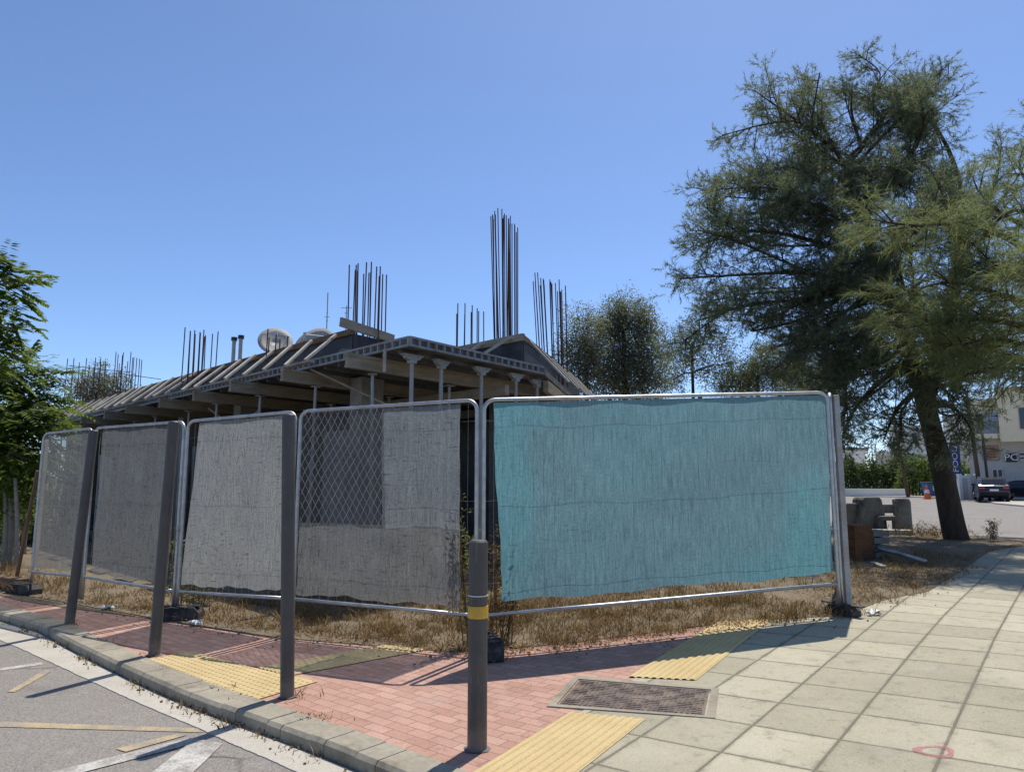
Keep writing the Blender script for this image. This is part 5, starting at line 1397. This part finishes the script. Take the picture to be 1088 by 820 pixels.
def bin_():
    c = at(991, 528, 64); root = thing('waste_bin', 'blue wheeled bin with a pale notice, half behind the pine trunk', 'bin', (c.x, c.y, .225))
    mb = MB(); x, y, z = c.x, c.y, .3
    A = [(x-.55,y-.4,z),(x+.55,y-.4,z),(x+.55,y+.4,z),(x-.55,y+.4,z)]; Bq = [(x-.7,y-.5,z+1.15),(x+.7,y-.5,z+1.15),(x+.7,y+.5,z+1.15),(x-.7,y+.5,z+1.15)]
    mb.add(A+Bq, [(0,1,2,3),(4,5,6,7),(0,1,5,4),(1,2,6,5),(2,3,7,6),(3,0,4,7)]); build('body', mb, MAT['bin_blue'], root, bevel=.04)
    build('lid', MB().box((x,y,z+1.22), (1.5,1.1,.1)), MAT['bin_blue'], root, bevel=.03); build('notice', MB().box((x+.05,y-.475,z+.72), (.5,.02,.45)), MAT['sign_white'], root)
    for s in (-.4,.4): build('wheel', MB().tube([(x+s-.05,y-.3,z-.0),(x+s+.05,y-.3,z-.0)], .09, 10), MAT['tyre'], root)
bin_()
def car(px, Y, rz, label, low=False):
    c = at(px, 530, Y); g = .228
    root = thing('parked_car', label, 'car', (0,0,0), 'cars parked by the apartment block')
    L, W, H = (4.5, 1.84, 1.64) if not low else (4.2,1.74,1.42)
    k = H/1.64
    prof = [(-2.22,.42),(-2.26,.75),(-2.20,1.02),(-2.02,1.12),(-1.62,1.50*k),(-1.2,1.61*k),(.15,1.64*k),(.75,1.50*k),(1.25,1.12),(2.0,1.0),(2.22,.82),(2.26,.45),(1.85,.25),(-1.85,.25)]
    mb = MB(); n = len(prof); hw = [W/2*(1 if z < 1.15 else .86-.12*(z-1.15)) for x, z in prof]
    # cross-sections across the width: edge, shoulder, centre
    cols = [(-1,0.0),(-.93,.035),(0,.05),(.93,.035),(1,0.0)]
    for s, up in cols:
        for (x, z), w in zip(prof, hw): mb.v.append((x*(1-.02*abs(s)), s*w, z+up*(1 if z > .9 else 0)))
    for ci in range(4):
        for i in range(n): mb.f.append((ci*n+i, ci*n+(i+1) % n, (ci+1)*n+(i+1) % n, (ci+1)*n+i))
    mb.f.append(tuple(range(n))); mb.f.append(tuple(4*n+i for i in range(n))[::-1])
    body = build('body', mb, MAT['car_paint'], root, bevel=.03)
    gl = MB()
    for s in (-1,1):
        y = lambda z: s*(W/2*(.86-.12*(z-1.15))+.012)
        for (xa, xb, xc, xd) in ((-1.70,-.5,-.5,-1.42),(-.42,.98,.60,-.42)):
            z0, z1 = 1.16, 1.50*k
            q = [(xa, s*(W/2*.93), z0), (xb, s*(W/2*.93), z0), (xc, s*(W/2*.85), z1), (xd, s*(W/2*.85), z1)]
            gl.prism(q, (0,-.02,0), (0,.02,0))
    gl.prism([(-2.035,-.70,1.16),(-2.035,.70,1.16),(-1.70,.62,1.47*k),(-1.70,-.62,1.47*k)], (-.03,0,0), (.0,0,.03))
    gl.prism([(1.27,-.72,1.15),(1.27,.72,1.15),(.80,.64,1.50*k),(.80,-.64,1.50*k)], (0,0,0), (.04,0,.03))
    build('windows', gl, MAT['car_glass'], root)
    for s in (-1,1):
        build('tail_light', MB().box((-2.235,s*.70,.93), (.06,.34,.14)), MAT['lamp_red'], root); build('headlight', MB().box((2.19,s*.68,.80), (.08,.34,.13)), MAT['chrome'], root)
        build('mirror', MB().box((.85,s*(W/2+.07),1.16), (.12,.18,.13)), MAT['car_paint'], root, bevel=.02)
        build('roof_rail', MB().bar((-1.3,s*.66,1.67*k+.02), (.3,s*.66,1.68*k+.02), .04, .04), MAT['chrome'], root)
        for x in (-1.38,1.38):
            wl = build('wheel', MB().tube([(x,s*(W/2-.2),.34),(x,s*(W/2+.01),.34)], .34, 20), MAT['tyre'], root); build('rim', MB().tube([(x,s*(W/2-.02),.34),(x,s*(W/2+.022),.34)], .22, 14), MAT['chrome'], wl)
    build('bumper', MB().box((-2.24,0,.50), (.10,W*.9,.22)).box((2.22,0,.48), (.10,W*.9,.22)), MAT['tyre'], root, bevel=.02)
    build('number_plate', MB().box((-2.30,0,.78), (.02,.52,.12)), MAT['sign_white'], root)
    build('trim_strip', MB().box((-2.225,0,1.055), (.05,1.2,.03)), MAT['chrome'], root)
    root.location = (c.x, c.y, g); root.rotation_euler.z = rz
car(1053, 51.5, math.radians(62), 'dark blue sport utility car parked with its rear to the road')
car(1088, 52.5, math.radians(120), 'dark low car cut by the right edge, beyond the sport utility car', True)

# far tree belt and hills along the horizon
def far_hills():
    mb = MB(); N = 90
    for k in range(N+1):
        a = math.radians(-75+150*k/N); R = 900
        h = 10+6*math.sin(k*.41)+4*math.sin(k*.93+1)
        for z, rr in ((-1,R),(h*.6,R+60),(h,R+160)): mb.v.append((rr*math.sin(a), rr*math.cos(a), z))
    for k in range(N):
        for j in range(2): i = k*3+j; mb.f.append((i, i+3, i+4, i+1))
    tag(build('hills', mb, MAT['hill_far'], smooth=True), kind='structure')
far_hills()

# ------------------------------------------------------------------ light, sky, camera
EL = math.radians(64); AZ = math.radians(28)
w = bpy.data.worlds.new('World'); sc.world = w; w.use_nodes = True
nt = w.node_tree; nt.nodes.clear()
sky = nt.nodes.new('ShaderNodeTexSky'); sky.sky_type = 'NISHITA'; sky.sun_disc = False
sky.sun_elevation = EL; sky.sun_rotation = AZ; sky.altitude = 0; sky.air_density = .72; sky.dust_density = .4; sky.ozone_density = 6.5
bg = nt.nodes.new('ShaderNodeBackground'); bg.inputs['Strength'].default_value = .15
out = nt.nodes.new('ShaderNodeOutputWorld'); nt.links.new(sky.outputs[0], bg.inputs[0]); nt.links.new(bg.outputs[0], out.inputs[0])
sun = bpy.data.lights.new('sun', 'SUN'); sun.energy = 4.2; sun.angle = math.radians(.53); sun.color = (1, .95, .87)
so = bpy.data.objects.new('sun', sun); C.objects.link(so)
sd = Vector((math.sin(AZ)*math.cos(EL), math.cos(AZ)*math.cos(EL), math.sin(EL)))
so.rotation_euler = sd.to_track_quat('Z', 'Y').to_euler()
so.location = sd*60
cam = bpy.data.cameras.new('camera'); co = bpy.data.objects.new('camera', cam); C.objects.link(co)
cam.sensor_width = 36; cam.lens = 36*FPX/1088; cam.clip_start = .05; cam.clip_end = 6000
co.location = (0, 0, EYE); co.rotation_euler = (PI/2+PITCH, 0, 0); sc.camera = co
sc.view_settings.view_transform = 'Standard'; sc.view_settings.look = 'None'; sc.view_settings.exposure = .25; sc.view_settings.gamma = 1
sc.view_settings.use_curve_mapping = False
sc.cycles.transparent_max_bounces = 16; sc.cycles.max_bounces = 6
